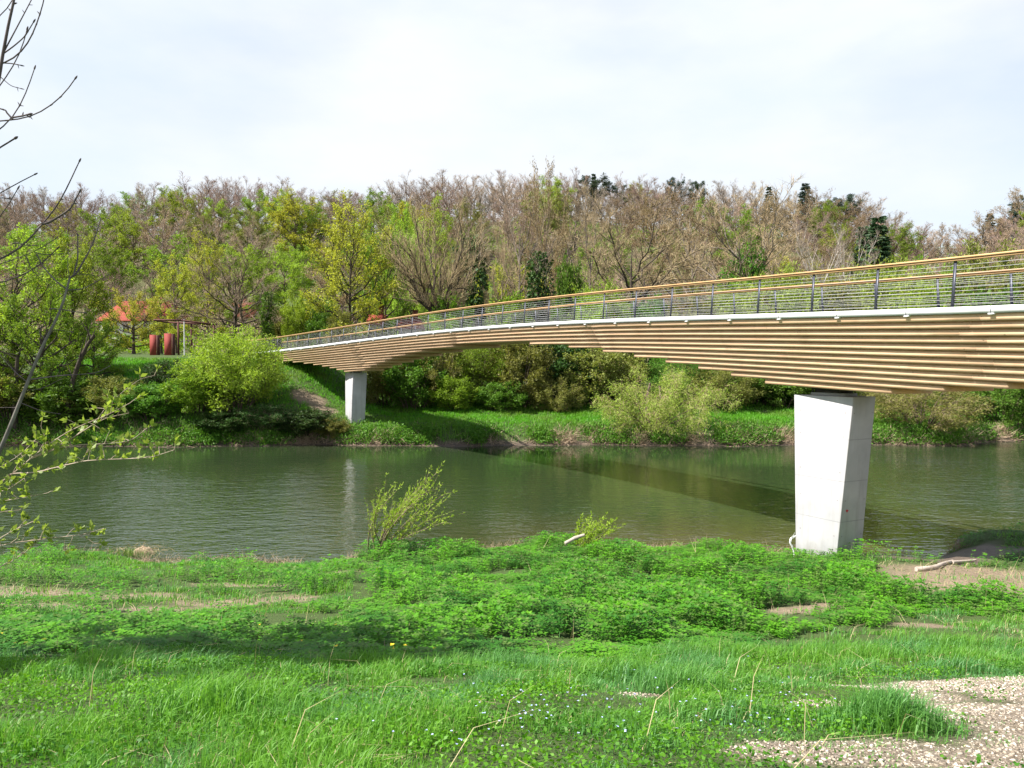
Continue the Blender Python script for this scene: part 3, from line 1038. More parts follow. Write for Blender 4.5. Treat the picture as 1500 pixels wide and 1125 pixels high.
def pier(name, label, top, bot, Lt, Wt, Lb, Wb, zbot, joints, ang=28.0):
    a = math.radians(ang)
    t = np.array([-math.sin(a), math.cos(a), 0])
    n = np.array([math.cos(a), math.sin(a), 0])

    def ring(c, L, W):
        return np.array([c, c + n * W, c + n * W + t * L, c + t * L])
    rt, rb = ring(top, Lt, Wt), ring(bot, Lb, Wb)
    k = (top[2] - zbot) / (top[2] - bot[2])
    rb = rt + (rb - rt) * k
    c0 = rb.mean(0)
    o = thing(name, label, 'bridge pier', c0, 0, 'concrete bridge piers')
    m = MB()
    m.hexa(np.concatenate([rb, rt]) - c0)
    col = m.obj('column', mat_concrete([j - c0[2] for j in joints]), o)
    bv = col.modifiers.new('bevel', 'BEVEL')
    bv.width, bv.segments = .022, 2
    ct = rt.mean(0) - c0
    pl = MB()
    pl.box(ct + np.array([0, 0, .045]) + t * .0, (Wt * .62, Lt * .55, .09), ax=[n, t, [0, 0, 1]])
    pl.obj('plinth', mat_concrete([]), o)
    b = MB()
    b.box(ct + np.array([0, 0, .135]), (Wt * .6, Lt * .42, .09), ax=[n, t, [0, 0, 1]])
    b.box(ct + np.array([0, 0, .20]), (Wt * .72, Lt * .5, .04), ax=[n, t, [0, 0, 1]])
    for s in (-1, 1):
        for q in (-1, 1):
            b.box(ct + np.array([0, 0, .17]) + n * s * Wt * .33 + t * q * Lt * .23, (.04, .04, .16), ax=[n, t, [0, 0, 1]])
    b.obj('bearing', M_BEARING, o)
    # anchor holes left by the shuttering on the two faces towards the river bank
    hm = MB()
    th = np.arange(8) * math.pi / 4
    for fx, (A, B, nn) in enumerate(((0, 3, -n), (1, 0, -t))):
        for v in (.08, .20, .38, .52, .70, .86):
            for u in (.1, .88):
                if fx == 1 and v in (.20, .38): continue
                p = (rt[A] * (1 - u) + rt[B] * u) * (1 - v) + (rb[A] * (1 - u) + rb[B] * u) * v - c0
                e1 = np.cross(nn, [0, 0, 1.0])
                fn = np.cross(rt[B] - rt[A], rb[A] - rt[A])
                fn /= np.linalg.norm(fn)
                fn = fn if fn @ nn > 0 else -fn
                e2 = np.cross(fn, e1)
                e2 /= np.linalg.norm(e2)
                rr = .017 + .006 * R.random()
                ring_ = p + fn * .003 + rr * (np.cos(th)[:, None] * e1 + np.sin(th)[:, None] * e2)
                hm.add(np.concatenate([[p + fn * .003], ring_]), tris=[[0, k_ + 1, (k_ + 1) % 8 + 1] for k_ in range(8)])
    hm.obj('tie_holes', mat_plain('hole', (.2, .19, .2), (.3, .28, .28)), o)
    return o, rt, rb, c0, n, t


jz = [float(P(1200, y, 23.6)[2]) for y in (643, 704, 763)]
np_, rt, rb, c0, n_, t_ = pier('bridge_pier', 'big pale tapered concrete pier at the near water edge, red spot on its shaded side', P(1250, 582, 23.2), P(1225, 818, 23.4), 2.2, .97, 1.53, 1.08, -.6, jz)
# red paint spot on the shaded side
v_ = (rt[0][2] - P(1240, 749, 23.4)[2]) / (rt[0][2] - rb[0][2])
for u_ in (.24,):
    p = (rt[0] * (1 - u_) + rt[1] * u_) * (1 - v_) + (rb[0] * (1 - u_) + rb[1] * u_) * v_ - c0
    fn = np.cross(rt[1] - rt[0], rb[0] - rt[0]); fn /= np.linalg.norm(fn)
    fn = fn if fn @ -t_ > 0 else -fn
    e1 = n_; e2 = np.cross(fn, e1)
    th = np.arange(14) * 2 * math.pi / 14
    rr = .045 * (1 + .3 * R.normal(size=14))
    hm = MB()
    hm.add(np.concatenate([[p + fn * .004], p + fn * .004 + rr[:, None] * (np.cos(th)[:, None] * e1 + np.sin(th)[:, None] * e2)]), tris=[[0, k_ + 1, (k_ + 1) % 14 + 1] for k_ in range(14)])
    hm.obj('paint_spot', mat_plain('red paint', (.42, .02, .03), (.55, .05, .06), 20), np_)
pier('bridge_pier', 'small pale concrete pier standing on the far grassy bank', P(517, 546, 62.0), P(514.7, 612, 62.1), 2.1, 1.12, 1.6, 1.1, .8, [])

#@@FAR
# ------------------------------------------------------------------ houses and the rust frame
M_ROOF = mat_plain('red tiles', (.20, .036, .024), (.28, .06, .04), 3, .8, .2, stretch=(1, 1, 4))
M_ROOF2 = mat_plain('brown red tiles', (.20, .07, .045), (.26, .10, .06), 3, .8, .2, stretch=(1, 1, 4))
M_WALL = mat_plain('white render', (.70, .69, .66), (.78, .77, .74), 1.0, .85, .2)
M_GLASS = mat_plain('window glass', (.03, .035, .045), (.05, .055, .07), 2, .08, .6)
M_FRAME = mat_plain('window frame', (.7, .7, .7), None, 2, .5)
M_RUST = mat_plain('rust red steel', (.235, .045, .038), (.265, .055, .045), 6, .75, .2)
M_RUSTD = mat_plain('dark rusty steel', (.075, .03, .028), (.13, .055, .045), 3, .8, .2)


def house(px0, px1, d, ridge_y, eave_y, label, roof, depth=9.0, rz=0.0, hip=.0):
    x0, x1 = PX(px0, d), PX(px1, d)
    L = x1 - x0
    zr, ze = P(px0, ridge_y, d + depth / 2)[2], P(px0, eave_y, d)[2]
    cx, cy = (x0 + x1) / 2, d + depth / 2
    g = float(ground_z(cx, cy)) - .4
    h = thing('house', label, 'house', (cx, cy, g), rz, 'houses beyond the far bank')
    m = MB()
    m.box((0, 0, (ze - g) / 2), (L - .8, depth - 1, ze - g))
    a, b = (L - .8) / 2, (depth - 1) / 2
    zt, z0 = zr - g - .15, ze - g
    if hip < .05:
        for s in (-1, 1):
            m.add([[s * a, -b, z0], [s * a, b, z0], [s * a, 0, zt - .1], [s * (a - .2), -b, z0], [s * (a - .2), b, z0], [s * (a - .2), 0, zt - .1]], [[0, 1, 4, 3], [1, 2, 5, 4], [2, 0, 3, 5]], [[0, 1, 2], [3, 5, 4]])
    m.obj('wall', M_WALL, h)
    r = MB()
    A, B = L / 2, depth / 2
    hx_ = hip * L
    zz, ee = zr - g, ze - g - .12
    for s in (-1, 1):
        r.add([[-A, s * B, ee], [A, s * B, ee], [A - hx_, 0, zz], [-A + hx_, 0, zz], [-A, s * B, ee - .18], [A, s * B, ee - .18], [A - hx_, 0, zz - .18], [-A + hx_, 0, zz - .18]],
              [[0, 1, 2, 3], [4, 7, 6, 5], [0, 4, 5, 1], [1, 5, 6, 2], [3, 2, 6, 7], [0, 3, 7, 4]])
        if hip >= .05:
            r.add([[s * A, -B, ee], [s * A, B, ee], [s * (A - hx_), 0, zz]], tris=[[0, 1, 2]])
    ro = r.obj('roof', roof, h)
    c = MB()
    c.box((L * .18, .6, zz + .3), (.6, .6, 1.5))
    c.box((L * .18, .6, zz + 1.08), (.72, .72, .1))
    c.obj('chimney', M_ROOF2, ro)
    wm_, gm_ = MB(), MB()
    wm_.box((0, 0, 0), (1.1, .06, 1.35))
    gm_.box((-.25, -.035, 0), (.42, .02, 1.15))
    gm_.box((.25, -.035, 0), (.42, .02, 1.15))
    wme, gme = wm_.mesh('window', M_FRAME), gm_.mesh('pane', M_GLASS)
    for zc in ((ze - g) - 1.3, (ze - g) - 4.0):
        if zc < 1: continue
        for k in range(max(2, int(L / 3))):
            wo_ = link('window', wme, h)
            wo_.location = (-A + .4 + (k + .5) * (L - .8) / max(2, int(L / 3)), -b - .032, zc)
            link('pane', gme, wo_)
    return h


house(141, 252, 128, 441, 468, 'white house with long hipped red roof behind the yellow green tree', M_ROOF, 10, 0, .16)
house(292, 372, 150, 443, 463, 'house with a brownish red roof beyond the bare reddish tree', M_ROOF2, 9, 0, .0)
house(536, 562, 97, 461, 473, 'little hut with bright red roof seen through the left railing', M_ROOF, 4, 0, .0)
house(578, 618, 99, 467, 479, 'small white house with red roof seen through the railing beside the pollarded tree', M_ROOF, 4, 0, .1)

fr = thing('pergola', 'open rust brown steel frame of posts and beams on the far bank', 'pergola', (PX(275, 85), 85, float(ground_z(PX(275, 85), 85))))
fz0 = fr.location.z
fx0 = fr.location.x
for px, dy in ((262, 0), (281, 3.2), (314, 3.0), (299, -.2)):
    m = MB()
    top = P(px, 471 if px != 314 else 474, 85 + dy)[2] - fz0
    m.box((PX(px, 85 + dy) - fx0, dy, top / 2 - .15), (.16, .16, top + .3))
    if px == 299: continue
    m.obj('post', M_RUSTD, fr)
tz = P(262, 470, 85)[2] - fz0
m = MB()
xa, xb, xc = PX(226, 85) - fx0, PX(318, 88) - fx0, PX(262, 85) - fx0
m.tubes(np.array([[[xa, 0, tz + .1], [xc + .3, 0, tz + .08]], [[xc, 0, tz + .08], [xb, 3.1, tz - .28]], [[xa + .2, 3.1, tz], [xb, 3.1, tz - .24]], [[xa + .1, 0, tz + .05], [xa + .2, 3.1, tz]]]), .09, 4, cap=True)
m.obj('beam', M_RUSTD, fr)
for px0, px1, y0, lab in ((228, 239.5, 491, 'rust red steel panel, the left one beside the steel frame'), (249, 261.5, 489, 'rust red steel panel against the front post of the steel frame')):
    x0, x1 = PX(px0, 85.5), PX(px1, 85.5)
    zt = P(px0, y0, 85.5)[2]
    g = float(ground_z((x0 + x1) / 2, 85.5))
    m = MB()
    w_ = x1 - x0
    m.box((-.08, 0, (zt - g) / 2 - .1), (w_ - .16, .07, zt - g + .2))
    m.box((w_ / 2 - .06, .24, (zt - g) / 2 - .12), (.12, .55, zt - g + .16), mat=1)
    o = m.obj('steel_sculpture', [M_RUST, M_RUSTD])
    o.location = ((x0 + x1) / 2, 84.2, g)
    tag(o, lab, 'steel sculpture', 'rust red panels by the frame')
m = MB()
g = float(ground_z(PX(270.5, 87), 87))
hh = P(270, 468, 87)[2] - g
m.tubes(np.array([[[0, 0, -.2], [0, 0, hh * .5], [0, 0, hh]]]), [[.07, .06, .05]], 8)
o = m.obj('light_pole', M_WHITE)
o.location = (PX(270.5, 87), 87, g)
tag(o, 'thin pale grey pole standing inside the rust brown steel frame', 'pole')

#@@PLANTING
ORD = lambda n: f"{n}{'th' if 10 <= n % 100 <= 20 else {1: 'st', 2: 'nd', 3: 'rd'}.get(n % 10, 'th')}"
# --- left bank group (named trees)
put(LEAFY[0], 22, 66, 350, 150, 'leafy_tree', 'bright green leafy tree at the left edge beyond the river', 'tree', BARK_DARK, TW_GREEN, LF_LIME)
put(LEAFY[1], 108, 70, 345, 96, 'leafy_tree', 'tall narrow lime green tree with pointed top on the left far bank', 'tree', BARK_DARK, TW_GREEN, LF_LIME)
put(ROUND[0], 60, 63, 425, 150, 'leafy_tree', 'low spreading light green tree hanging over the left far bank', 'tree', BARK_DARK, TW_GREEN, LF_SPRING)
put(ROUND[0], -40, 63, 430, 150, 'leafy_tree', 'broad green tree cut by the left picture edge on the far bank', 'tree', BARK_DARK, TW_GREEN, LF_SPRING)
put(ROUND[0], 138, 68, 462, 84, 'leafy_tree', 'middling green tree with a bent dark stem left of the yellow tree', 'tree', BARK_DARK, TW_GREEN, LF_SPRING)
put(ROUND[0], 196, 89, 430, 96, 'leafy_tree', 'rounded bright yellow green tree in front of the red hipped roof', 'tree', BARK_BROWN, TW_GREEN, LF_YELLOW)
put(SPARSE[1], 258, 98, 376, 70, 'spring_tree', 'slim yellow green tree just behind the rust steel frame', 'tree', BARK_BROWN, TW_GREEN, LF_YELLOW)
put(SPARSE[1], 305, 108, 346, 66, 'spring_tree', 'taller yellowish tree between the slim tree and the bare reddish tree', 'tree', BARK_BROWN, TW_GREEN, LF_YELLOW)
put(BARE[2], 343, 92, 366, 150, 'bare_tree', 'spreading reddish bare tree with dark trunk right of the steel frame', 'tree', BARK_DARK, TW_BROWN, LF_BUD)
put(BARE[0], 236, 112, 392, 96, 'bare_tree', 'bare grey brown tree standing behind the steel frame', 'tree', BARK_DARK, TW_BROWN, LF_BUD)
put(IVY[0], 388, 90, 425, 26, 'ivy_tree', 'thin ivy wrapped trunk right of the bare reddish tree', 'tree', BARK_DARK, TW_GREY, LF_GREEN)
# --- trees behind the bridge, left to right
put(SPARSE[0], 515, 96, 302, 132, 'spring_tree', 'tall olive yellow tree with thin leaves above the left end of the bridge', 'tree', BARK_DARK, TW_GREEN, LF_YELLOW)
put(SPARSE[1], 566, 101, 322, 84, 'spring_tree', 'yellow green tree with two straight stems left of the pollarded tree', 'tree', BARK_DARK, TW_GREEN, LF_SPRING)
put(SPARSE[1], 602, 108, 330, 74, 'spring_tree', 'greener thin tree directly behind the pollarded tree', 'tree', BARK_DARK, TW_GREEN, LF_LIME)
put(LEAFY[0], 630, 152, 300, 74, 'leafy_tree', 'fresh lime green tree whose top rises above the pollarded tree', 'tree', BARK_BROWN, TW_GREEN, LF_LIME)
put(LEAFY[1], 590, 160, 305, 56, 'leafy_tree', 'small lime green crown left of the highest fresh green top', 'tree', BARK_BROWN, TW_GREEN, LF_LIME)
put(POLLARD, 641, 88, 330, 150, 'pollard_tree', 'pollarded bare tree with thick dark trunk and upright tan shoots', 'tree', BARK_DARK, TW_TAN, LF_BUD)
put(IVY[1], 698, 92, 345, 52, 'ivy_tree', 'dark ivy covered column of a tree right of the pollarded tree', 'tree', BARK_DARK, TW_GREY, LF_DARK)
put(BARE[1], 762, 118, 268, 96, 'bare_tree', 'tall bare brown tree reaching the skyline above mid bridge', 'tree', BARK_GREY, TW_BROWN, LF_BUD)
put(BUDDY[1], 800, 92, 256, 74, 'bare_tree', 'tallest tan tree with hanging buds poking over the ridge', 'tree', BARK_TAN, TW_TAN, LF_BUD)
put(IVY[0], 796, 88, 366, 40, 'ivy_tree', 'dark ivy covered trunk under the tallest tan tree', 'tree', BARK_DARK, TW_GREY, LF_DARK)
put(BARE[3], 738, 90, 330, 62, 'bare_tree', 'thin bare tan tree beside the dark ivy column', 'tree', BARK_TAN, TW_TAN, LF_BUD)
put(BUSH[1], 833, 84, 388, 62, 'shrub', 'tall dark green evergreen shrub behind the middle railing', 'shrub', BARK_DARK, TW_GREEN, LF_GREEN)
put(BARE[2], 930, 86, 296, 205, 'bare_tree', 'wide spreading bare tan tree with dark forked trunk behind mid railing', 'tree', BARK_DARK, TW_TAN, LF_BUD)
put(BARE[0], 862, 104, 290, 110, 'bare_tree', 'bare tan tree left of the wide spreading forked tree', 'tree', BARK_GREY, TW_TAN, LF_BUD)
put(BUDDY[0], 1010, 100, 285, 130, 'bare_tree', 'bare tan tree with brown buds between the two largest bare trees', 'tree', BARK_GREY, TW_TAN, LF_BUD)
put(BARE[2], 1090, 90, 282, 215, 'bare_tree', 'big bare tan tree with low arching limbs above ivy clad trunks', 'tree', BARK_GREY, TW_TAN, LF_BUD)
put(IVY[0], 1072, 88, 378, 40, 'ivy_tree', 'ivy clad trunk, left one of the pair under the big arching tree', 'tree', BARK_DARK, TW_GREY, LF_GREEN)
put(IVY[0], 1097, 87, 352, 38, 'ivy_tree', 'ivy clad trunk, taller right one of the pair under the arching tree', 'tree', BARK_DARK, TW_GREY, LF_GREEN)
put(BARE[1], 1196, 93, 330, 84, 'birch_tree', 'pale limbed bare tree, left of two above the right railing', 'tree', BARK_PALE, TW_GREY, LF_BUD)
put(BARE[2], 1246, 95, 334, 96, 'birch_tree', 'pale limbed bare tree leaning right beside the dark conifer', 'tree', BARK_PALE, TW_GREY, LF_BUD)
put(CONIFER[0], 1284, 112, 318, 92, 'conifer', 'dark green spruce behind the right railing, right one of a pair', 'conifer', BARK_BROWN, NEEDLE, NEEDLE)
put(CONIFER[1], 1262, 116, 330, 74, 'conifer', 'dark green spruce partly hidden behind its taller right neighbour', 'conifer', BARK_BROWN, NEEDLE, NEEDLE)
# ridge pines and spruces
for px, ty, wp, kd, lf, lab in ((870, 262, 46, PINE[0], NEEDLE, 'dark pine on the skyline right of the tallest tan tree'), (906, 274, 34, PINE[1], NEEDLE, 'low dark pine on the skyline beside the first skyline pine'),
                                (988, 265, 26, PINE[0], NEEDLE_BLUE, 'narrow blue green pine on the middle of the skyline'), (1019, 268, 24, PINE[0], NEEDLE, 'small dark pine right of the narrow blue green skyline pine'),
                                (1177, 280, 30, CONIFER[0], NEEDLE_BLUE, 'pointed dark spruce standing out on the skyline above the pale limbed trees'), (1236, 290, 36, PINE[0], NEEDLE_BLUE, 'broad topped blue green pine on the skyline, right of the pointed spruce'),
                                (1207, 298, 24, PINE[0], NEEDLE, 'small pine between the pointed spruce and the broad topped pine'), (1124, 284, 20, CONIFER[1], NEEDLE, 'small dark spruce in the bare skyline above the arching tree'),
                                (1446, 323, 26, CONIFER[1], NEEDLE_BLUE, 'dark spruce on the right slope before the rising hill'), (1463, 331, 22, CONIFER[0], NEEDLE, 'green spruce right beside the dark spruce on the right slope'),
                                (1497, 290, 34, PINE[1], NEEDLE_BLUE, 'blue green pine at the top right edge of the wooded hill'), (1483, 308, 26, CONIFER[0], NEEDLE_BLUE, 'spruce below the pine at the upper right edge')):
    put(kd, px, 276, ty - (3 if kd in PINE else 11), wp * (1.15 if kd in PINE else 1.6), 'conifer', lab, 'conifer', BARK_BROWN, NEEDLE, lf, 'conifers along the skyline')
# shrubs and low trees seen above and through the railing
for px, d, ty, wp, kd, tw, lf, lab in (
        (437, 98, 436, 46, BUSH[0], TW_GREEN, LF_LIME, 'vivid lime green shrub just above the left bridge end'), (474, 96, 448, 44, BUSH[1], TW_GREEN, LF_GREEN, 'green shrub right of the vivid lime one'),
        (405, 100, 450, 40, BUSH[1], TW_BROWN, LF_OLIVE, 'olive brown shrub left of the vivid lime one'), (500, 92, 462, 40, BUSH[2], TW_GREEN, LF_OLIVE, 'low olive shrub behind the left railing'),
        (660, 86, 446, 60, BUSH[0], TW_GREEN, LF_SPRING, 'spring green shrub behind the pollarded trunk'), (745, 86, 436, 70, BUSH[1], TW_GREEN, LF_SPRING, 'green shrub between the ivy column and the tall dark shrub'),
        (880, 82, 418, 84, WILLOW[0], TW_GREEN, LF_LIME, 'bright green shrub behind the railing under the wide forked tree'), (950, 82, 440, 70, BUSH[1], TW_GREEN, LF_GREEN, 'green shrub at the foot of the wide forked tree'),
        (1010, 80, 436, 70, BUSH[0], TW_BROWN, LF_OLIVE, 'olive shrub right of the forked tree behind the railing'), (1075, 80, 420, 90, WILLOW[0], TW_GREEN, LF_PALE, 'pale green willow shrub behind the railing below the ivy pair'),
        (1140, 84, 398, 110, WILLOW[0], TW_GREEN, LF_PALE, 'large pale green willow shrub right of the ivy pair'), (1215, 86, 415, 80, BUSH[0], TW_TAN, LF_OLIVE, 'olive brown shrub below the two pale limbed trees'),
        (1300, 90, 388, 120, WILLOW[0], TW_GREEN, LF_PALE, 'pale yellow green willow shrub below the spruce pair'), (1372, 92, 378, 110, WILLOW[1], TW_GREEN, LF_SPRING, 'light green shrub mass right of the spruce pair'),
        (1440, 90, 376, 110, BUSH[0], TW_TAN, LF_OLIVE, 'olive brown shrub near the right end of the railing'), (1510, 88, 380, 100, WILLOW[0], TW_GREEN, LF_PALE, 'pale green shrub cut by the right picture edge above the bridge'),
        (1455, 80, 425, 90, BUSH[1], TW_GREEN, LF_GREEN, 'dark green shrub seen through the right end of the railing'), (1345, 80, 432, 84, BUSH[2], TW_GREEN, LF_LIME, 'lime green shrub seen low through the right railing')):
    put(kd, px, d, ty, wp * 1.4, 'shrub', lab, 'shrub', BARK_BROWN, tw, lf, 'shrubs beyond the bridge')
# hedge under the bridge
for px, d, ty, wp, kd, tw, lf, lab in (
        (566, 71, 520, 60, BUSH[0], TW_BROWN, LF_OLIVE, 'reddish olive hedge shrub just right of the far pier'), (606, 70, 512, 70, BUSH[1], TW_GREEN, LF_GREEN, 'broad leaved green hedge shrub right of the far pier'),
        (648, 71, 500, 66, BUSH[2], TW_BROWN, LF_OLIVE, 'brownish green hedge shrub, third from the far pier'), (668, 68.6, 556, 50, BUSH[1], TW_GREEN, LF_SPRING, 'low light green shrub at the foot of the brownish one'),
        (700, 72, 500, 76, WILLOW[0], TW_GREEN, LF_SPRING, 'tall spring green hedge shrub below mid bridge'), (735, 68.8, 562, 56, BUSH[1], TW_GREEN, LF_GREEN, 'low glossy green shrub at the hedge foot'),
        (762, 71, 498, 84, BUSH[0], TW_GREEN, LF_OLIVE, 'olive green hedge shrub left of the bare thorn bush'), (816, 69, 562, 56, BUSH[2], TW_TAN, LF_OLIVE, 'low tan brown thorn bush in front of the hedge'),
        (828, 73, 500, 90, BUSH[1], TW_GREEN, LF_DARK, 'dark green hedge shrub behind the tan thorn bush'), (884, 72, 505, 96, BUSH[0], TW_TAN, LF_OLIVE, 'tangled olive hedge shrub left of the riverside willow'),
        (1000, 72, 520, 80, WILLOW[0], TW_GREEN, LF_GREEN, 'green hedge shrub behind the riverside willow'), (1058, 70, 540, 84, WILLOW[0], TW_GREEN, LF_OLIVE, 'feathery olive hedge shrub right of the riverside willow'),
        (1105, 72, 530, 80, BUSH[1], TW_GREEN, LF_GREEN, 'green hedge shrub two places left of the near pier'), (1145, 71, 545, 70, BUSH[0], TW_GREEN, LF_GREEN, 'deep green hedge shrub right beside the near pier'),
        (1195, 72, 540, 80, BUSH[1], TW_GREEN, LF_SPRING, 'green hedge shrub partly hidden behind the near pier'), (1300, 71, 540, 90, WILLOW[1], TW_TAN, LF_OLIVE, 'tan olive shrub right behind the near pier'),
        (1350, 61.6, 558, 112, WILLOW[1], TW_TAN, LF_OLIVE, 'straggly olive willow leaning over the water right of the near pier'), (1418, 72, 548, 80, BUSH[0], TW_GREEN, LF_GREEN, 'green shrub behind the straggly olive willow'),
        (1475, 65.5, 556, 96, BUSH[2], TW_GREEN, LF_GREEN, 'dense dark green shrub at the right edge over the far water'), (1540, 70, 545, 100, BUSH[0], TW_GREEN, LF_SPRING, 'green shrub cut by the right picture edge at the far bank')):
    put(kd, px, d, ty - 4, wp * 1.6, 'shrub', lab, 'shrub', BARK_BROWN, tw, lf, 'hedge shrubs on the far bank')
# left far bank: the big round bush and the dark thicket
put(WILLOW[0], 345, 62.8, 484, 172, 'shrub', 'big rounded light green willow bush left of the bridge end', 'shrub', BARK_BROWN, TW_GREEN, LF_LIME)
for px, d, ty, wp, kd, lf, lab in (
        (292, 62, 545, 100, BUSH[0], LF_SPRING, 'green bush left of the big rounded willow bush'), (225, 61.6, 565, 90, BUSH[1], LF_GREEN, 'deep green bush over the water below the yellow tree'),
        (245, 66, 534, 60, BUSH[0], LF_DARK, 'dark green bush below the red steel panels'), (165, 62, 560, 100, BUSH[2], LF_OLIVE, 'dull olive bush at the water left of the deep green bush'),
        (95, 61.8, 555, 110, BUSH[1], LF_GREEN, 'shady green bush under the leaning dark trunk'), (15, 62, 550, 110, BUSH[0], LF_OLIVE, 'olive bush at the water by the left picture edge'),
        (390, 61, 598, 90, BUSH[2], LF_DARK, 'dark tangled bush at the water under the big willow bush'), (450, 61.3, 604, 90, BUSH[1], LF_DARK, 'dark tangled bush at the water left of the far pier'),
        (335, 60.8, 605, 80, BUSH[1], LF_DARK, 'low dark bush hanging into the water below the big willow bush'), (490, 61, 618, 50, BUSH[2], LF_OLIVE, 'little brownish bush at the foot of the far pier')):
    put(kd, px, d, ty - 4, wp * 1.3, 'shrub', lab, 'shrub', BARK_DARK, TW_BROWN if lf is LF_DARK else TW_GREEN, lf, 'bushes along the left far bank')
# leaning dark trunks of dead trees at the left
for pts, lab in (([(100, 640), (100, 600), (106, 560), (116, 530), (128, 505), (138, 491)], 'dark leaning broken trunk over the left far bank'), ([(22, 640), (22, 575), (24, 545), (26, 520)], 'short dark upright trunk stub near the left edge')):
    c = np.array([P(a, b, 60.6) for a, b in pts])
    c[0, 2] = min(c[0, 2], float(ground_z(c[0, 0], c[0, 1])) - .2)
    o = thing('dead_tree', lab, 'dead tree', c[0])
    m = MB()
    m.tubes(c - c[0], np.linspace(.22, .12, len(c))[None], 8)
    m.obj('trunk', BARK_DARK, o)
    C2, _, _ = spawn((c - c[0])[None], 7, 2.4, .4, 1, .5, .8, .3, m=5)
    m = MB()
    m.tubes(C2, np.linspace(.06, .015, 5)[None], 4)
    m.obj('branches', BARK_DARK, o)
# riverside willow with hanging shoots
loc, H = top_h(955, 542, 61.2)
Tw, Cw = make_bush(H, 6.0, 14, (10, 9, 6), (3.0, .17, .3), .018, .05, .8, 1.1, .35, .06, shift=(.8, 0))
o = thing('willow_tree', 'weeping light green willow with twin trunks on the far water edge', 'tree', loc)
m = MB()
m.tubes(np.array([[[-.1, 0, -.3], [-.35, 0, 1.2], [-.3, .1, 2.6], [-.1, .2, 3.6]], [[.1, 0, -.3], [.5, 0, 1.0], [.75, 0, 2.2], [.6, .1, 3.4]]]), np.array([[.16, .14, .12, .09]]), 7)
m.obj('trunk', BARK_BROWN, o)
Tw.obj('stems', BARK_BROWN, o)
Cw.obj('crown', [TW_TAN, LF_PALE], o)

# --- the wooded slope: single trees, placed by chance, each named by its kind and its row
GREENISH = [(-.70, .55), (-.45, .68), (-.25, .72), (-.1, .5), (.05, .3), (.2, .3), (.36, .3), (.7, .4)]
cand = []
rows = [('skyline', 296, 3.1), ('skyline', 284, 3.1), ('upper', 258, 4.0), ('upper', 236, 4.0), ('middle', 212, 4.6), ('middle', 188, 4.8), ('lower', 162, 5.4), ('lower', 138, 6.0)]
for band, y0, gap in rows:
    n = int(1.46 / (gap * 2.05 / y0))
    for k in range(n):
        u = -.72 + 1.46 * (k + .5 + R.normal() * .22) / n
        y = y0 + R.normal() * 5
        cand.append((band, u, y))
slope = []
for band, u, y in cand:
    x = u * y
    px = 750 + u * F
    z = float(ground_z(x, y))
    green = np.interp(u, [g[0] for g in GREENISH], [g[1] for g in GREENISH])
    H = R.uniform(14, 19)
    if band == 'upper': green *= .75
    if band == 'skyline':
        green *= .08
        H = R.uniform(13.5, 19) if px < 1290 else R.uniform(10, 14)
    if 1300 < px < 1420: H *= .92
    rr = R.random()
    tone = 'tan' if .02 < u < .42 else 'brown'
    if band == 'skyline' and u < -.15 and R.random() < .22: continue
    H *= R.uniform(.86, 1.08)
    if rr < green * .62:
        kd, nm, tw, lf, bk, desc = LEAFY[R.integers(2)], 'leafy_tree', TW_GREEN, [LF_SPRING, LF_LIME, LF_SPRING][R.integers(3)], BARK_BROWN, 'fresh green leafy tree'
        H *= .85
    elif rr < green:
        kd, nm, tw, lf, bk, desc = SPARSE[R.integers(2)], 'spring_tree', TW_GREEN, [LF_YELLOW, LF_OLIVE, LF_SPRING][R.integers(3)], BARK_BROWN, 'thinly leaved olive green tree'
    elif rr > .965 and band in ('upper', 'skyline') and u > -.1:
        kd, nm, tw, lf, bk, desc = CONIFER[R.integers(2)], 'conifer', NEEDLE, NEEDLE, BARK_BROWN, 'dark conifer'
    elif band == 'skyline' or (band == 'upper' and u < .3):
        pp = R.random()
        kd, nm, bk, lf = BARE[R.integers(4)], 'bare_tree', BARK_GREY, LF_BUD
        tw, desc = (TW_PURPLE, 'purple brown bare tree') if (pp < .42 and u < .25) else ((TW_GREY, 'grey bare tree') if pp < .72 else (TW_BROWN, 'brown bare tree'))
    else:
        kd, nm, bk, lf = (BARE + BUDDY)[R.integers(6)], 'bare_tree', BARK_GREY, LF_BUD
        tw, desc = (TW_TAN, 'tan bare tree') if tone == 'tan' and R.random() < .75 else ((TW_BROWN, 'brown bare tree') if R.random() < .7 else (TW_PURPLE, 'purple brown bare tree'))
    Rad = H * R.uniform(.33, .46) * (.85 if nm == 'conifer' else 1) * (.6 if nm == 'conifer' else 1)
    slope.append([band, u, desc, kd, nm, (x, y, z - .2), H, Rad, bk, tw, lf])
ROWNAME = {'skyline': 'along the skyline', 'upper': 'high on the wooded slope', 'middle': 'halfway up the wooded slope', 'lower': 'at the foot of the slope'}
cnt = {}
for s_ in sorted(slope, key=lambda a: a[1]):
    band, u, desc, kd, nm, loc, H, Rad, bk, tw, lf = s_
    if 750 + u * F < 0 - 40 or 750 + u * F > 1545: continue
    kkey = (band, desc)
    cnt[kkey] = cnt.get(kkey, 0) + 1
    plant(kd, nm, f"{desc} {ROWNAME[band]}, {ORD(cnt[kkey])} such from the left", 'conifer' if nm == 'conifer' else 'tree', loc, H, Rad, bk, tw, lf, None, f"{desc}s {ROWNAME[band]}")
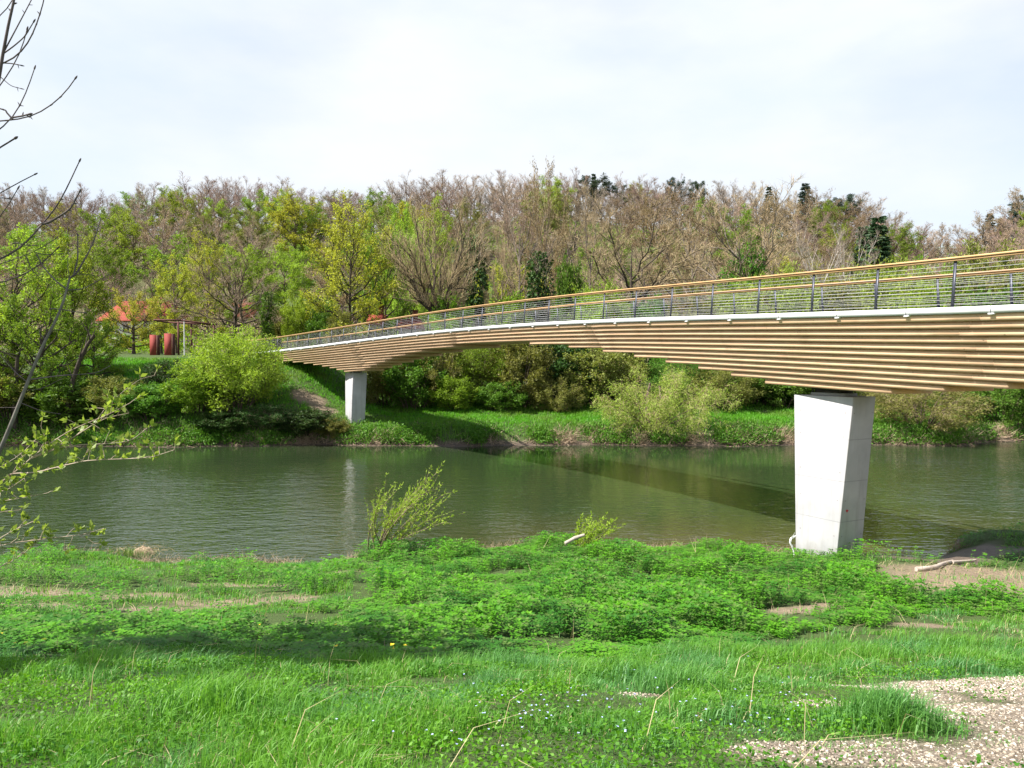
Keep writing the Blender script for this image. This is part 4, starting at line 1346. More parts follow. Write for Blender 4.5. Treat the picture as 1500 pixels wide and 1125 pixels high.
# undergrowth that closes the wood near the ground: countless scrub, one object
um = MB()
NU = 3600
uu = R.uniform(-.74, .74, NU)
yy = 115 + 190 * R.random(NU) ** 1.15
xx = uu * yy
zz = ground_z(xx, yy)
gmask = fbm(xx, yy, 40, 3.3)
for sel, mat in ((gmask > .52, 0), ((gmask <= .52), 1)):
    ii = np.nonzero(sel)[0]
    per = 46
    b = np.stack([xx[ii], yy[ii], zz[ii]], 1)
    hgt = R.uniform(1.2, 4.5, len(ii))
    off = R.normal(size=(len(ii), per, 3)) * np.array([1.3, 1.3, 0])
    off[..., 2] = R.random((len(ii), per)) * hgt[:, None]
    p = (b[:, None] + off).reshape(-1, 3)
    if mat == 0:
        um.leaves(p, R.normal(size=p.shape) + np.array([0, 0, .3]), R.uniform(.35, .75, len(p)), .6, 0)
    else:
        um.blades(p, unit(R.normal(size=p.shape) * np.array([1, 1, .6]) + np.array([0, 0, 1.2])) * R.uniform(1.0, 2.4, (len(p), 1)), .09, 1)
tag(um.obj('hillside_undergrowth', [LF_SPRING, TW_BROWN]), 'low green and brown scrub covering the floor of the hillside wood', 'undergrowth', None, 'stuff')
#@@NEARPLANTS
LF_GRASS = mat_leaf('grass blades', (0.115, 0.285, 0.026), (0.20, 0.40, 0.05), .48, .45, .35, ((0.125, 0.30, 0.09), .9))
LF_NETTLE = mat_leaf('nettle leaves', (0.095, 0.28, 0.012), (0.17, 0.39, 0.022), .45, .5, .3, ((0.055, 0.18, 0.018), .8))
LF_DRY = mat_leaf('dry straw', (0.34, 0.27, 0.15), (0.46, 0.38, 0.23), .2, .7, .2)
LF_BANK = mat_leaf('far bank grass', (0.10, 0.27, 0.012), (0.16, 0.36, 0.025), .45, .5, .3, ((0.15, 0.25, 0.03), .35))
LF_YOUNG = mat_leaf('young leaves', (0.20, 0.30, 0.045), (0.33, 0.43, 0.09), .55, .45, .35)
_bu = (np.array([-60, 0, 300, 500, 760, 1000, 1130, 1240, 1330, 1500, 1600]) - 750) / F
_bd = np.array([9.0, 9.0, 8.8, 7.7, 8.3, 8.1, 9.6, 11.4, 12.5, 13.6, 13.6])


def zones(x, y):
    u = x / np.maximum(y, .5)
    db = np.interp(u, _bu, _bd) + 1.1 * (fbm(x, y, 1.6, 4.0) - .5)
    dirt = blobs(DIRT, x, y)
    grav = blobs(GRAVEL, x, y, .9, .45)
    mud = blobs(MUD, x, y)
    edge = near_edge(x)
    return u, db, dirt, grav, mud, edge


def sample(y0, y1, dens, umax=.74):
    """random ground points inside the view wedge, dens per square metre"""
    n = int(2 * (umax * y1 + 1.3) * (y1 - y0) * dens)
    y = R.uniform(y0, y1, n)
    x = R.uniform(-1, 1, n) * (umax * y1 + 1.3)
    k = np.abs(x) < umax * y + 1.3
    return x[k], y[k]


def grass_blades(mb, x, y, z, h, w, lean=.5, mat=0, wind=(.05, -.03)):
    """curved two-segment blades"""
    n = len(x)
    az = R.random(n) * 6.283
    d = np.stack([np.cos(az), np.sin(az)], 1) * (np.abs(R.normal(size=n)) * lean * h)[:, None] + np.array(wind) * h[:, None]
    s = np.stack([-np.sin(az + R.normal(size=n) * .6), np.cos(az), np.zeros(n)], 1)
    p = np.stack([x, y, z - .015], 1)
    mid = p + np.concatenate([d * .35, (h * .6)[:, None]], 1)
    tip = p + np.concatenate([d * 1.15, (h * (1 - .35 * np.clip(np.linalg.norm(d, axis=1) / h, 0, 1.2)))[:, None]], 1)
    w = np.broadcast_to(np.asarray(w, float), (n,))[:, None]
    v = np.stack([p - s * w * .5, p + s * w * .5, mid + s * w * .42, mid - s * w * .42, tip], 1)
    b = np.arange(n)[:, None] * 5
    mb.add(v.reshape(-1, 3), quads=b + np.array([[0, 1, 2, 3]]), tris=b + np.array([[3, 2, 4]]), mat=mat)


# ---- grass on the near bank
gm = MB()
for y0, y1, dens, w in ((2.4, 4.2, 5200, .0048), (4.2, 6.0, 3800, .0058), (6.0, 9.0, 2300, .0075), (9.0, 14.5, 900, .010), (14.5, 27, 420, .014)):
    x, y = sample(y0, y1, dens)
    u, db, dirt, grav, mud, edge = zones(x, y)
    tuft = fbm(x, y, .55, 7.0)
    big = fbm(x, y, 1.7, 2.0)
    pz = np.where(y < db, (.16 + 1.2 * smooth(.38, .62, tuft)) * (.45 + .75 * smooth(.35, .6, big)), .04)
    leftlow = (u < -.2) & (y > 12.8)
    pz = np.where(leftlow, smooth(.40, .62, fbm(x, y, 1.3, 15.0)) * 1.0 + .12, pz)
    pz = np.where(leftlow & (y > edge - 2.2), .9, pz)
    rightlow = (u > .40) & (y > 9.5)
    pz = np.where(rightlow & (y >= db), .5 * smooth(.5, .62, fbm(x, y, 1.0, 17.0)), pz)
    pz = pz * (1 - (.80 + .17 * (fbm(x, y, .4, 77) < .56)) * smooth(.15, .6, grav)) * (1 - .78 * smooth(.2, .6, dirt)) * (1 - smooth(.15, .4, mud))
    worn = smooth(2.5, 3.2, x) * smooth(7.3, 6.5, y)
    pz = pz * (1 - .9 * worn * (fbm(x, y, .5, 71) < .55))
    k = (R.random(len(x)) < pz) & (y < edge - .12)
    worn = worn[k]
    x, y, tuft, big, u = x[k], y[k], tuft[k], big[k], u[k]
    h = (.035 + .125 * smooth(.36, .68, tuft) * (.4 + 1.1 * big)) * (1 - .8 * blobs([(a_, b_, c_ * 1.4, d_ * 1.4 + .3) for a_, b_, c_, d_ in GRAVEL], x, y)) * R.uniform(.55, 1.25, len(x))
    h = np.where((u > .05) & (y < 7.0), h * .72, h) * np.where((u > .42) & (y < 7), .6, 1)
    h *= np.where(y > 13, 1.15, 1.0) * (1 - .72 * worn)
    # dense dark tuft by the gravel and a few tall bright tufts at the left
    for tx, ty, tr, th in ((2.0, 4.3, .25, .16), (-3.35, 6.6, .3, .26), (-2.9, 7.0, .25, .2), (-.15, 7.4, .7, .16), (2.2, 9.2, .9, .16), (4.3, 8.6, .7, .15), (-1.9, 4.6, .5, .16)):
        h += th * .6 * np.exp(-((x - tx) ** 2 + (y - ty) ** 2) / tr ** 2) * R.uniform(.4, 1.1, len(x))
    grass_blades(gm, x, y, ground_z(x, y), np.clip(h, .035, .6), w * R.uniform(.7, 1.3, len(x)))
    q = R.random(len(x)) < .07
    grass_blades(gm, x[q], y[q], ground_z(x[q], y[q]), np.clip(h[q] * .8, .03, .3), w * .9, .9, 1)
for tx, ty, tr, n in ((2.02, 4.3, .16, 1500), (-3.35, 6.7, .22, 900), (-.1, 7.35, .4, 1800), (-1.3, 7.5, .35, 1300), (.9, 6.2, .25, 900), (2.1, 8.8, .5, 1500), (3.6, 8.9, .5, 1400), (5.2, 9.6, .5, 1300), (-1.6, 4.4, .3, 1200), (1.15, 5.3, .2, 700)):
    x, y = tx + R.normal(size=n) * tr, ty + R.normal(size=n) * tr * .7
    grass_blades(gm, x, y, ground_z(x, y), R.uniform(.10, .27, n) * np.exp(-((x - tx) ** 2 + (y - ty) ** 2) / (tr * 2.2) ** 2) + .05, .0055 * R.uniform(.7, 1.4, n), .5)
# scattered straw
x, y = sample(3, 14, 4)
x2, y2 = sample(9, 23, 18)
x2, y2 = x2[blobs(DIRT, x2, y2) > .15], y2[blobs(DIRT, x2, y2) > .15]
u, db, dirt, grav, mud, edge = zones(x, y)
k = (y < db + 1) | (dirt > .2)
x, y = x[k], y[k]
grass_blades(gm, x2, y2, ground_z(x2, y2) + .012, R.uniform(.03, .22, len(x2)), .008, 3.0, 1)
q = R.random(len(x2)) < .9
grass_blades(gm, x2[q] + .1, y2[q], ground_z(x2[q] + .1, y2[q]), R.uniform(.03, .12, q.sum()), .02, .9, 0)
grass_blades(gm, x, y, ground_z(x, y), R.uniform(.08, .4, len(x)), .004, .9, 1)
tag(gm.obj('bank_grass', [LF_GRASS, LF_DRY]), 'long fresh green grass with straw on the near bank', 'grass', None, 'stuff')

# ---- nettles
def nettle_tpl():
    h = 1.0
    m = MB()
    nn = R.integers(5, 8)
    lx, ly = R.normal(size=2) * .12
    for k in range(nn):
        t = .25 + .75 * k / (nn - 1)
        base = np.array([lx * t * t, ly * t * t, h * t])
        sz = .165 * (1 - .4 * t) * R.uniform(.8, 1.2) + (.05 if k == nn - 1 else 0)
        for j in range(2 if k < nn - 1 else 4):
            az = k * 1.571 + j * (math.pi if k < nn - 1 else 1.571) + R.normal() * .3
            o = np.array([math.cos(az), math.sin(az), 0])
            s = np.array([-math.sin(az), math.cos(az), 0])
            dz = R.uniform(-.35, .25) if k < nn - 1 else R.uniform(.2, .8)
            a = base + o * .03
            md = base + (o + np.array([0, 0, dz * .55 + .12])) * sz * .55
            tp = base + (o + np.array([0, 0, dz - .12])) * sz * 1.1
            wv = s * sz * .33
            q = np.array([0, 0, .06 * sz])
            m.add([a, md, tp, md + wv + q, md - wv + q, a * .6 + md * .4 + wv * .8 + q, a * .6 + md * .4 - wv * .8 + q],
                  tris=[[0, 1, 5], [5, 1, 3], [3, 1, 2], [0, 6, 1], [6, 4, 1], [4, 2, 1]])
    return np.concatenate(m.V), np.concatenate(m.T)


TPL = [nettle_tpl() for _ in range(12)]
nm_ = MB()
for y0, y1, dens in ((6.5, 10, 240), (10, 15, 190), (15, 28, 125)):
    x, y = sample(y0, y1, dens)
    u, db, dirt, grav, mud, edge = zones(x, y)
    gap = fbm(x, y, .9, 30.0)
    pz = smooth(-.25, .35, y - db) * smooth(.30, .44, gap)
    pz *= (1 - smooth(.1, .45, dirt)) * (1 - smooth(.1, .4, grav)) * (1 - smooth(.05, .3, mud))
    leftlow = (u < -.19 + .08 * (fbm(x, y, 2.0, 5.5) - .5)) & (y > 12.6)
    pz = np.where(leftlow, pz * .35 * smooth(.5, .6, fbm(x, y, 1.6, 33.0)), pz)
    rl = (x > 6.2) & (y > 9) & (y < 14.5)
    pz = np.where(rl, pz * smooth(.42, .58, fbm(x, y, 1.2, 37.0)), pz)
    pz = np.where((x > 9.6) & (y > 12), pz * .25, pz)
    k = (R.random(len(x)) < pz) & (y < edge - .25 - .4 * R.random(len(x)))
    x, y, db = x[k], y[k], db[k]
    mound = fbm(x, y, 1.5, 41.0)
    h = (.07 + .40 * smooth(.3, .75, mound)) * np.where((x / y < -.2) & (y < 14), .62, 1.0) * R.uniform(.65, 1.15, len(x)) * (.3 + .7 * smooth(-.2, 2.6, y - db))
    z = ground_z(x, y)
    tid = R.integers(0, len(TPL), len(x))
    az = R.random(len(x)) * 6.283
    for t, (tv, tt) in enumerate(TPL):
        i = np.nonzero(tid == t)[0]
        c, s = np.cos(az[i])[:, None], np.sin(az[i])[:, None]
        wd = (.30 + .30 * h[i])[:, None] * 1.15
        vx = (tv[None, :, 0] * c - tv[None, :, 1] * s) * wd + x[i][:, None]
        vy = (tv[None, :, 0] * s + tv[None, :, 1] * c) * wd + y[i][:, None]
        vz = tv[None, :, 2] * h[i][:, None] + z[i][:, None]
        v = np.stack([vx, vy, vz], -1).reshape(-1, 3)
        f = (tt[None] + (np.arange(len(i)) * len(tv))[:, None, None]).reshape(-1, 3)
        nm_.add(v, tris=f, mat=1 if t >= 9 else 0)
x, y = sample(10, 24, .6)
u, db, dirt, grav, mud, edge = zones(x, y)
k = (y > db) & (y < edge - .4) & (mud < .2)
x, y = x[k], y[k]
p = np.stack([x, y, ground_z(x, y)], 1)
nm_.blades(p, unit(R.normal(size=p.shape) * .45 + np.array([0, 0, 1.0])) * R.uniform(.25, .75, (len(p), 1)), .012, 2)
tag(nm_.obj('nettles', [LF_NETTLE, mat_leaf('dull weed leaves', (0.09, 0.17, 0.03), (0.15, 0.24, 0.05), .4, .55, .3), LF_DRY]), 'dense green nettles covering the slope of the near bank', 'nettles', None, 'stuff')

# ---- low weeds between the grass, small flowers
wm = MB()
x, y = sample(3, 9.5, 330)
u, db, dirt, grav, mud, edge = zones(x, y)
k = (fbm(x, y, .8, 50) > .5) & (grav < .6) & (y < db + 1)
x, y = np.repeat(x[k], 5), np.repeat(y[k], 5)
x, y = x + R.normal(size=len(x)) * .05, y + R.normal(size=len(x)) * .05
p = np.stack([x, y, ground_z(x, y) + R.uniform(.01, .10, len(x))], 1)
a = R.normal(size=p.shape) * np.array([1, 1, .3]) + np.array([0, 0, .25])
wm.leaves(p, a, R.uniform(.011, .030, len(p)), .65)
tag(wm.obj('ground_weeds', LF_NETTLE), 'small leafy weeds growing low among the near grass', 'weeds', None, 'stuff')


def flowers(name, label, pts, petal, eye, size):
    m = MB()
    n = len(pts)
    for k in range(5):
        az = k * 1.2566
        t = R.normal(size=(n, 2)) * .25
        a = np.stack([np.full(n, math.cos(az)), np.full(n, math.sin(az)), t[:, 0] * math.cos(az) + t[:, 1] * math.sin(az) + .2], 1)
        s = np.array([-math.sin(az), math.cos(az), 0])
        v = np.stack([pts, pts + a * size * .6 + s * size * .42, pts + a * size, pts + a * size * .6 - s * size * .42], 1)
        m.add(v.reshape(-1, 3), np.arange(n * 4).reshape(-1, 4))
    m.blades(pts - np.array([0, 0, .09]), np.tile([[0, 0, .09]], (n, 1)), .003, 1)
    tag(m.obj(name, [petal, LF_GRASS]), label, 'flowers', None, 'stuff')


fx, fy = [], []
for px, py, n, sp in ((800, 1085, 70, .3), (790, 1075, 26, .2), (640, 1105, 14, .25), (1100, 1060, 34, .3), (1040, 1080, 26, .25), (1120, 1025, 22, .35), (840, 1055, 22, .3), (1075, 1095, 24, .22), (960, 1040, 24, .5), (1240, 1000, 12, .5), (780, 1112, 40, .2)):
    for _ in range(4):
        pass
    dd = np.linspace(2.8, 12, 200)
    zz_ = ground_z(PX(px, dd), dd)
    row = 529 + (HCAM - zz_) / dd * F
    d = float(np.interp(-py, -row, dd))
    n = int(n * .36)
    fx += list(PX(px, d) + R.normal(size=n) * sp * 1.1)
    fy += list(d + R.normal(size=n) * sp * .6)
fx, fy = np.array(fx), np.array(fy)
flowers('blue_flowers', 'tiny pale blue flowers scattered through the near grass', np.stack([fx, fy, ground_z(fx, fy) + R.uniform(.07, .18, len(fx))], 1), mat_plain('blue petals', (.36, .42, .80), (.55, .60, .9), 30, .6), None, .0062)
fx, fy = sample(6, 12, .45, .7)
k = fx < 0
fx, fy = fx[k], fy[k]
flowers('yellow_flowers', 'scattered small yellow buttercups in the shaded grass', np.stack([fx, fy, ground_z(fx, fy) + R.uniform(.18, .3, len(fx))], 1), mat_plain('yellow petals', (.75, .55, .02), (.8, .62, .04), 30, .6), None, .02)

# ---- loose stones of the worn path
ico = []
import bmesh
for s_ in range(6):
    b = bmesh.new()
    bmesh.ops.create_icosphere(b, subdivisions=1, radius=1.0)
    v = np.array([q.co[:] for q in b.verts])
    f = np.array([[q.index for q in ff.verts] for ff in b.faces])
    b.free()
    v = v * (1 + R.normal(size=(len(v), 1)) * .16) * np.array([1.3, .9, .45]) * R.uniform(.85, 1.15, 3)
    ico.append((v, f))
stm = MB()
x, y = sample(3, 7.2, 3000)
grav = blobs(GRAVEL, x, y, 1.3, .45)
k = R.random(len(x)) < smooth(.2, .9, grav) * .85
x, y = x[k], y[k]
x2, y2 = sample(8, 22, 7)
dm = blobs(DIRT, x2, y2)
k = R.random(len(x2)) < dm * .5
x, y = np.concatenate([x, x2[k]]), np.concatenate([y, y2[k]])
z = ground_z(x, y)
sz = np.minimum(np.exp(R.normal(size=len(x)) * .6) * .0038, .0115)
az = R.random(len(x)) * 6.283
tid = R.integers(0, 6, len(x))
for t, (tv, tf) in enumerate(ico):
    i = np.nonzero(tid == t)[0]
    c, s = np.cos(az[i])[:, None], np.sin(az[i])[:, None]
    r_ = sz[i][:, None]
    v = np.stack([(tv[None, :, 0] * c - tv[None, :, 1] * s) * r_ + x[i][:, None], (tv[None, :, 0] * s + tv[None, :, 1] * c) * r_ + y[i][:, None], tv[None, :, 2] * r_ + z[i][:, None] + r_ * .2], -1)
    stm.add(v.reshape(-1, 3), tris=(tf[None] + (np.arange(len(i)) * len(tv))[:, None, None]).reshape(-1, 3))


def mat_stone():
    m, nt, out = new_mat('limestone chips')
    geo = nt.nodes.new('ShaderNodeNewGeometry')
    c = ramp(nt, geo.outputs['Random Per Island'], [(0.0, (.20, .16, .12)), (.35, (.36, .30, .23)), (.7, (.47, .41, .33)), (1.0, (.60, .55, .48))])
    nt.links.new(principled(nt, c, .9, .2).outputs[0], out.inputs[0])
    return m


tag(stm.obj('gravel', mat_stone()), 'pale limestone gravel on the worn path at the near right', 'gravel', None, 'stuff')

# ---- far bank grass and the ragged water edge
fb = MB()
n = 56000
x = R.uniform(-42, 50, n)
y = 59.6 + 17 * R.random(n)
z = ground_z(x, y)
k = (z > .08 + .45 * fbm(x, y, 1.5, 63)) & (blobs([(-16.7, 65.4, 1.6, 1.0), (-15.1, 64.2, 1.1, .8)], x, y, .5, 1.2) < .4)
x, y, z = x[k], y[k], z[k]
h = (.12 + .28 * fbm(x, y, 2.0, 61)) * R.uniform(.6, 1.3, len(x))
for _ in range(3):
    grass_blades(fb, x + R.normal(size=len(x)) * .12, y + R.normal(size=len(x)) * .12, z, h, .035, .5)
tag(fb.obj('far_bank_grass', LF_BANK), 'short bright green grass on the far river bank', 'grass', None, 'stuff')
eb = MB()
n = 2600
x = R.uniform(-45, 52, n)
y = far_edge(x) + np.abs(R.normal(size=n)) * .7 - .1
z = np.maximum(ground_z(x, y), 0)
cl_ = fbm(x, y * 0, 2.2, 71)
k = R.random(n) < smooth(.42, .62, cl_) * .8 + .08
x, y, z, cl_ = x[k], y[k], z[k], cl_[k]
per = 16
p = np.repeat(np.stack([x, y, z], 1), per, 0)
d = unit(R.normal(size=p.shape) * np.array([1, .8, .7]) + np.array([0, -.35, .35])) * R.uniform(.25, 1.0, (len(p), 1))
p += R.normal(size=p.shape) * np.array([.22, .15, .1])
eb.blades(p, d, .03, 0)
x = R.uniform(-45, 52, 9000)
y = far_edge(x) - .05 + np.abs(R.normal(size=len(x))) * .8
z = ground_z(x, y)
k = fbm(x, y, 2.4, 81) > .41
p = np.repeat(np.stack([x[k], y[k], z[k]], 1), 9, 0) + R.normal(size=(k.sum() * 9, 3)) * np.array([.22, .2, .16]) + np.array([0, -.1, .18])
eb.leaves(p, R.normal(size=p.shape) + np.array([0, 0, .3]), R.uniform(.1, .22, len(p)), .6, 1)
TW_DRY = mat_bark('dry roots', (.26, .185, .125), (.44, .34, .24), 2)
tag(eb.obj('bank_brush', [TW_DRY, LF_GREEN]), 'dry brown roots, brush and weeds along the far water edge', 'brush', None, 'stuff')
# near water edge weeds
eb = MB()
x = R.uniform(-17, 15, 1500)
y = near_edge(x) - .2 - np.abs(R.normal(size=len(x))) * .35
z = ground_z(x, y)
k = (blobs(MUD, x, y) < .3) & (fbm(x, y, 1.4, 91) > .4)
p = np.repeat(np.stack([x[k], y[k], z[k]], 1), 9, 0)
eb.blades(p + R.normal(size=p.shape) * .08, unit(R.normal(size=p.shape) + np.array([0, .2, .4])) * R.uniform(.1, .45, (len(p), 1)), .012, 0)
tag(eb.obj('waterside_twigs', TW_DRY), 'dry twigs and washed up stalks along the near water edge', 'twigs', None, 'stuff')


# ---- saplings at the water, driftwood
def px_ground(px, py):
    dd = np.linspace(3, 30, 500)
    row = 529 + (HCAM - ground_z(PX(px, dd), dd)) / dd * F
    d = float(np.interp(-py, -row, dd))
    return np.array([PX(px, d), d, float(ground_z(PX(px, d), d))])


def sapling(px, d, topy, wpx, lean, label, stems, dens):
    x = PX(px, d)
    z = float(ground_z(x, d))
    H = P(px, topy, d)[2] - z
    W = wpx / F * d
    o = thing('willow_sapling', label, 'sapling', (x, d, z), 0, 'young willows at the near water edge')
    s = np.linspace(0, 1, 8)
    cs = []
    for k in range(stems):
        a = R.random() * 6.283
        f = R.uniform(-.5, .55) + lean
        hh = H * R.uniform(.5, 1.0) * (1 - .35 * abs(f - lean))
        tip = np.array([f * W * .75, R.normal() * .25 * W, hh])
        b0 = np.array([R.normal() * .06 * W, R.normal() * .05 * W, -.1])
        cs.append(b0 + (tip - b0) * s[:, None] + np.array([W * .06, 0, 0]) * (s ** 2)[:, None] + np.array([-lean * W * .25, 0, 0]) * np.sin(s * math.pi)[:, None])
    cs = np.array(cs)
    m = MB()
    m.tubes(cs, np.linspace(.02, .005, 8)[None] * (H / 2.2), 5)
    m.obj('stems', BARK_TAN, o)
    C2, _, _ = spawn(cs, 9, H * .3, .3, 1, .9, .35, .2, m=4)
    m = MB()
    m.tubes(C2, np.linspace(.006, .002, 4)[None], 3)
    allc = np.concatenate([C2[:, ::1], ])
    q = dens
    t = R.random((len(C2), q))
    p, tg = along(C2, t)
    m.leaves(p.reshape(-1, 3), (tg * .8 + R.normal(size=p.shape) * .55 + np.array([0, 0, .1])).reshape(-1, 3), R.uniform(.06, .125, p.shape[0] * q), .3, 1)
    t = .3 + .7 * R.random((len(cs), q * 3))
    p, tg = along(cs, t)
    m.leaves(p.reshape(-1, 3), (tg * .8 + R.normal(size=p.shape) * .55).reshape(-1, 3), R.uniform(.06, .125, p.shape[0] * q * 3), .3, 1)
    m.obj('foliage', [BARK_TAN, LF_LIME], o)
    return o


sapling(556, 24.0, 678, 128, .45, 'yellow green willow sapling leaning right at the near water edge', 20, 13)
sapling(850, 23.6, 752, 72, .4, 'small thin willow sapling beside the short driftwood log', 12, 11)


def limb_thing(name, label, cat, pts, r0, r1, mat, twigs=0, group=None):
    pts = np.asarray(pts, float)
    # resample smoothly
    t = np.linspace(0, 1, max(len(pts) * 3, 6))
    tt = np.linspace(0, 1, len(pts))
    c = np.stack([np.interp(t, tt, pts[:, i]) for i in range(3)], 1)
    c[1:-1] = (c[:-2] + c[1:-1] * 2 + c[2:]) / 4
    o = None
    m = MB()
    c0 = c[0].copy()
    m.tubes(c - c0, np.linspace(r0, r1, len(c))[None] * (1 + R.normal(size=(1, len(c))) * .07), 8)
    for e, ra in ((0, r0), (-1, r1)):     # closed ends
        tg = unit(c[e] - c[1 if e == 0 else -2])
        u1 = unit(np.cross(tg, [0.13, .2, 1.0])); u2 = np.cross(tg, u1)
        th = np.arange(8) * math.pi / 4
        m.add(np.concatenate([[c[e] - c0 + tg * ra * .2], c[e] - c0 + ra * (np.cos(th)[:, None] * u1 + np.sin(th)[:, None] * u2)]), tris=[[0, k + 1, (k + 1) % 8 + 1] for k in range(8)])
    if twigs:
        C2, _, _ = spawn((c - c0)[None], twigs, np.linalg.norm(c[-1] - c0) * .3, .3, 1, .6, .8, .2, m=4)
        m.tubes(C2, np.linspace(r1 * .8, r1 * .3, 4)[None], 4)
    o = m.obj(name, mat, smooth_shade=True)
    o.location = c0
    return tag(o, label, cat, group)


WOOD_GREY = mat_plain('weathered wood', (.34, .28, .23), (.52, .45, .39), 9, .85, .15, 0, .4, (1, 1, 1))
g = px_ground(828, 812)
limb_thing('driftwood_log', 'short pale driftwood log poking out of the nettles by the small sapling', 'driftwood', [g + [0, 0, .28], g + [.3, .1, .42], g + [.58, .15, .50]], .055, .05, WOOD_GREY)
g = px_ground(1168, 812); g = P(1166, 812, 23.0)
limb_thing('dead_stalk', 'white dead stalk standing left of the big concrete pier', 'stalk', [g + [0, 0, -.3], P(1162, 803, 23), P(1157, 795, 23), P(1158, 788, 23), P(1166, 785, 23)], .03, .018, M_WHITE, 3)
pts = [px_ground(a, b) + [0, 0, .05] for a, b in ((1346, 839), (1362, 838), (1378, 835), (1384, 831), (1400, 827))]
limb_thing('driftwood_log', 'pale crooked driftwood branch lying on the mud right of the big pier', 'driftwood', pts, .07, .055, WOOD_GREY, 0)
pts = [px_ground(a, b) + [0, 0, .05] for a, b in ((1399, 828.5), (1415, 827), (1434, 825))]
limb_thing('driftwood_log', 'straight grey driftwood stick lying at the end of the crooked branch', 'driftwood', pts, .055, .03, WOOD_GREY, 0)
for a, b, c_, d_, lab in ((500, 808, 535, 803, 'bundle of washed up sticks at the foot of the leaning sapling'), (605, 806, 645, 792, 'forked grey driftwood branch right of the leaning sapling'), (672, 806, 700, 808, 'small washed up root on the near water edge'), (880, 800, 925, 788, 'reddish dead twig bush right of the small sapling')):
    g0 = px_ground(a, b + 6)
    g1 = P(c_, d_, g0[1] + .3)
    limb_thing('driftwood_branch', lab, 'driftwood', [g0 + [0, 0, .08], (g0 + g1) / 2 + [0, 0, .12], g1 + [0, 0, .03]], .035, .014, TW_DRY if 'root' in lab or 'twig' in lab else WOOD_GREY, 7)
# dead stump clump at the left edge of the bank
g = px_ground(206, 824)
o = thing('tree_stump', 'dead brown root stump overgrown with grass at the left water edge', 'stump', g)
b = bmesh.new()
bmesh.ops.create_icosphere(b, subdivisions=4, radius=1.0)
v = np.array([q.co[:] for q in b.verts]); f = np.array([[q.index for q in ff.verts] for ff in b.faces]); b.free()
v = v * np.array([.42, .3, .30]) * (1 + .5 * (fbm(v[:, 0] * 2 + v[:, 2], v[:, 1] * 2 - v[:, 2], .5, 3.0)[:, None] - .5)) + np.array([0, 0, .15])
m = MB(); m.add(v, tris=f); m.obj('root', TW_DRY, o)
gx_, gy_ = R.normal(size=1400) * .55, R.normal(size=1400) * .35 + .1
m = MB()
grass_blades(m, gx_, gy_, ground_z(g[0] + gx_, g[1] + gy_) - g[2] + .12 * np.exp(-gx_ ** 2 * 4), R.uniform(.15, .42, 1400), .012)
m.obj('grass_tuft', LF_GRASS, o)
m = MB()
p = R.normal(size=(220, 3)) * np.array([.4, .25, .05]) + np.array([0, 0, .4])
m.blades(p, unit(R.normal(size=p.shape) + np.array([.2, -.4, -.3])) * R.uniform(.2, .5, (220, 1)), .012)
m.obj('dead_grass', LF_DRY, o)

#@@BRANCHES
# ------------------------------------------------------------------ branches reaching in from the left
def poly(pts, d, dvar=.0):
    return np.array([P(a, b, d + dvar * i) for i, (a, b) in enumerate(pts)])


def smooth_curve(c, n=None):
    n = n or len(c) * 4
    t = np.concatenate([[0], np.cumsum(np.linalg.norm(np.diff(c, axis=0), axis=1))])
    t /= t[-1]
    q = np.linspace(0, 1, n)
    o = np.stack([np.interp(q, t, c[:, i]) for i in range(3)], 1)
    for _ in range(2):
        o[1:-1] = (o[:-2] + 2 * o[1:-1] + o[2:]) / 4
    return o


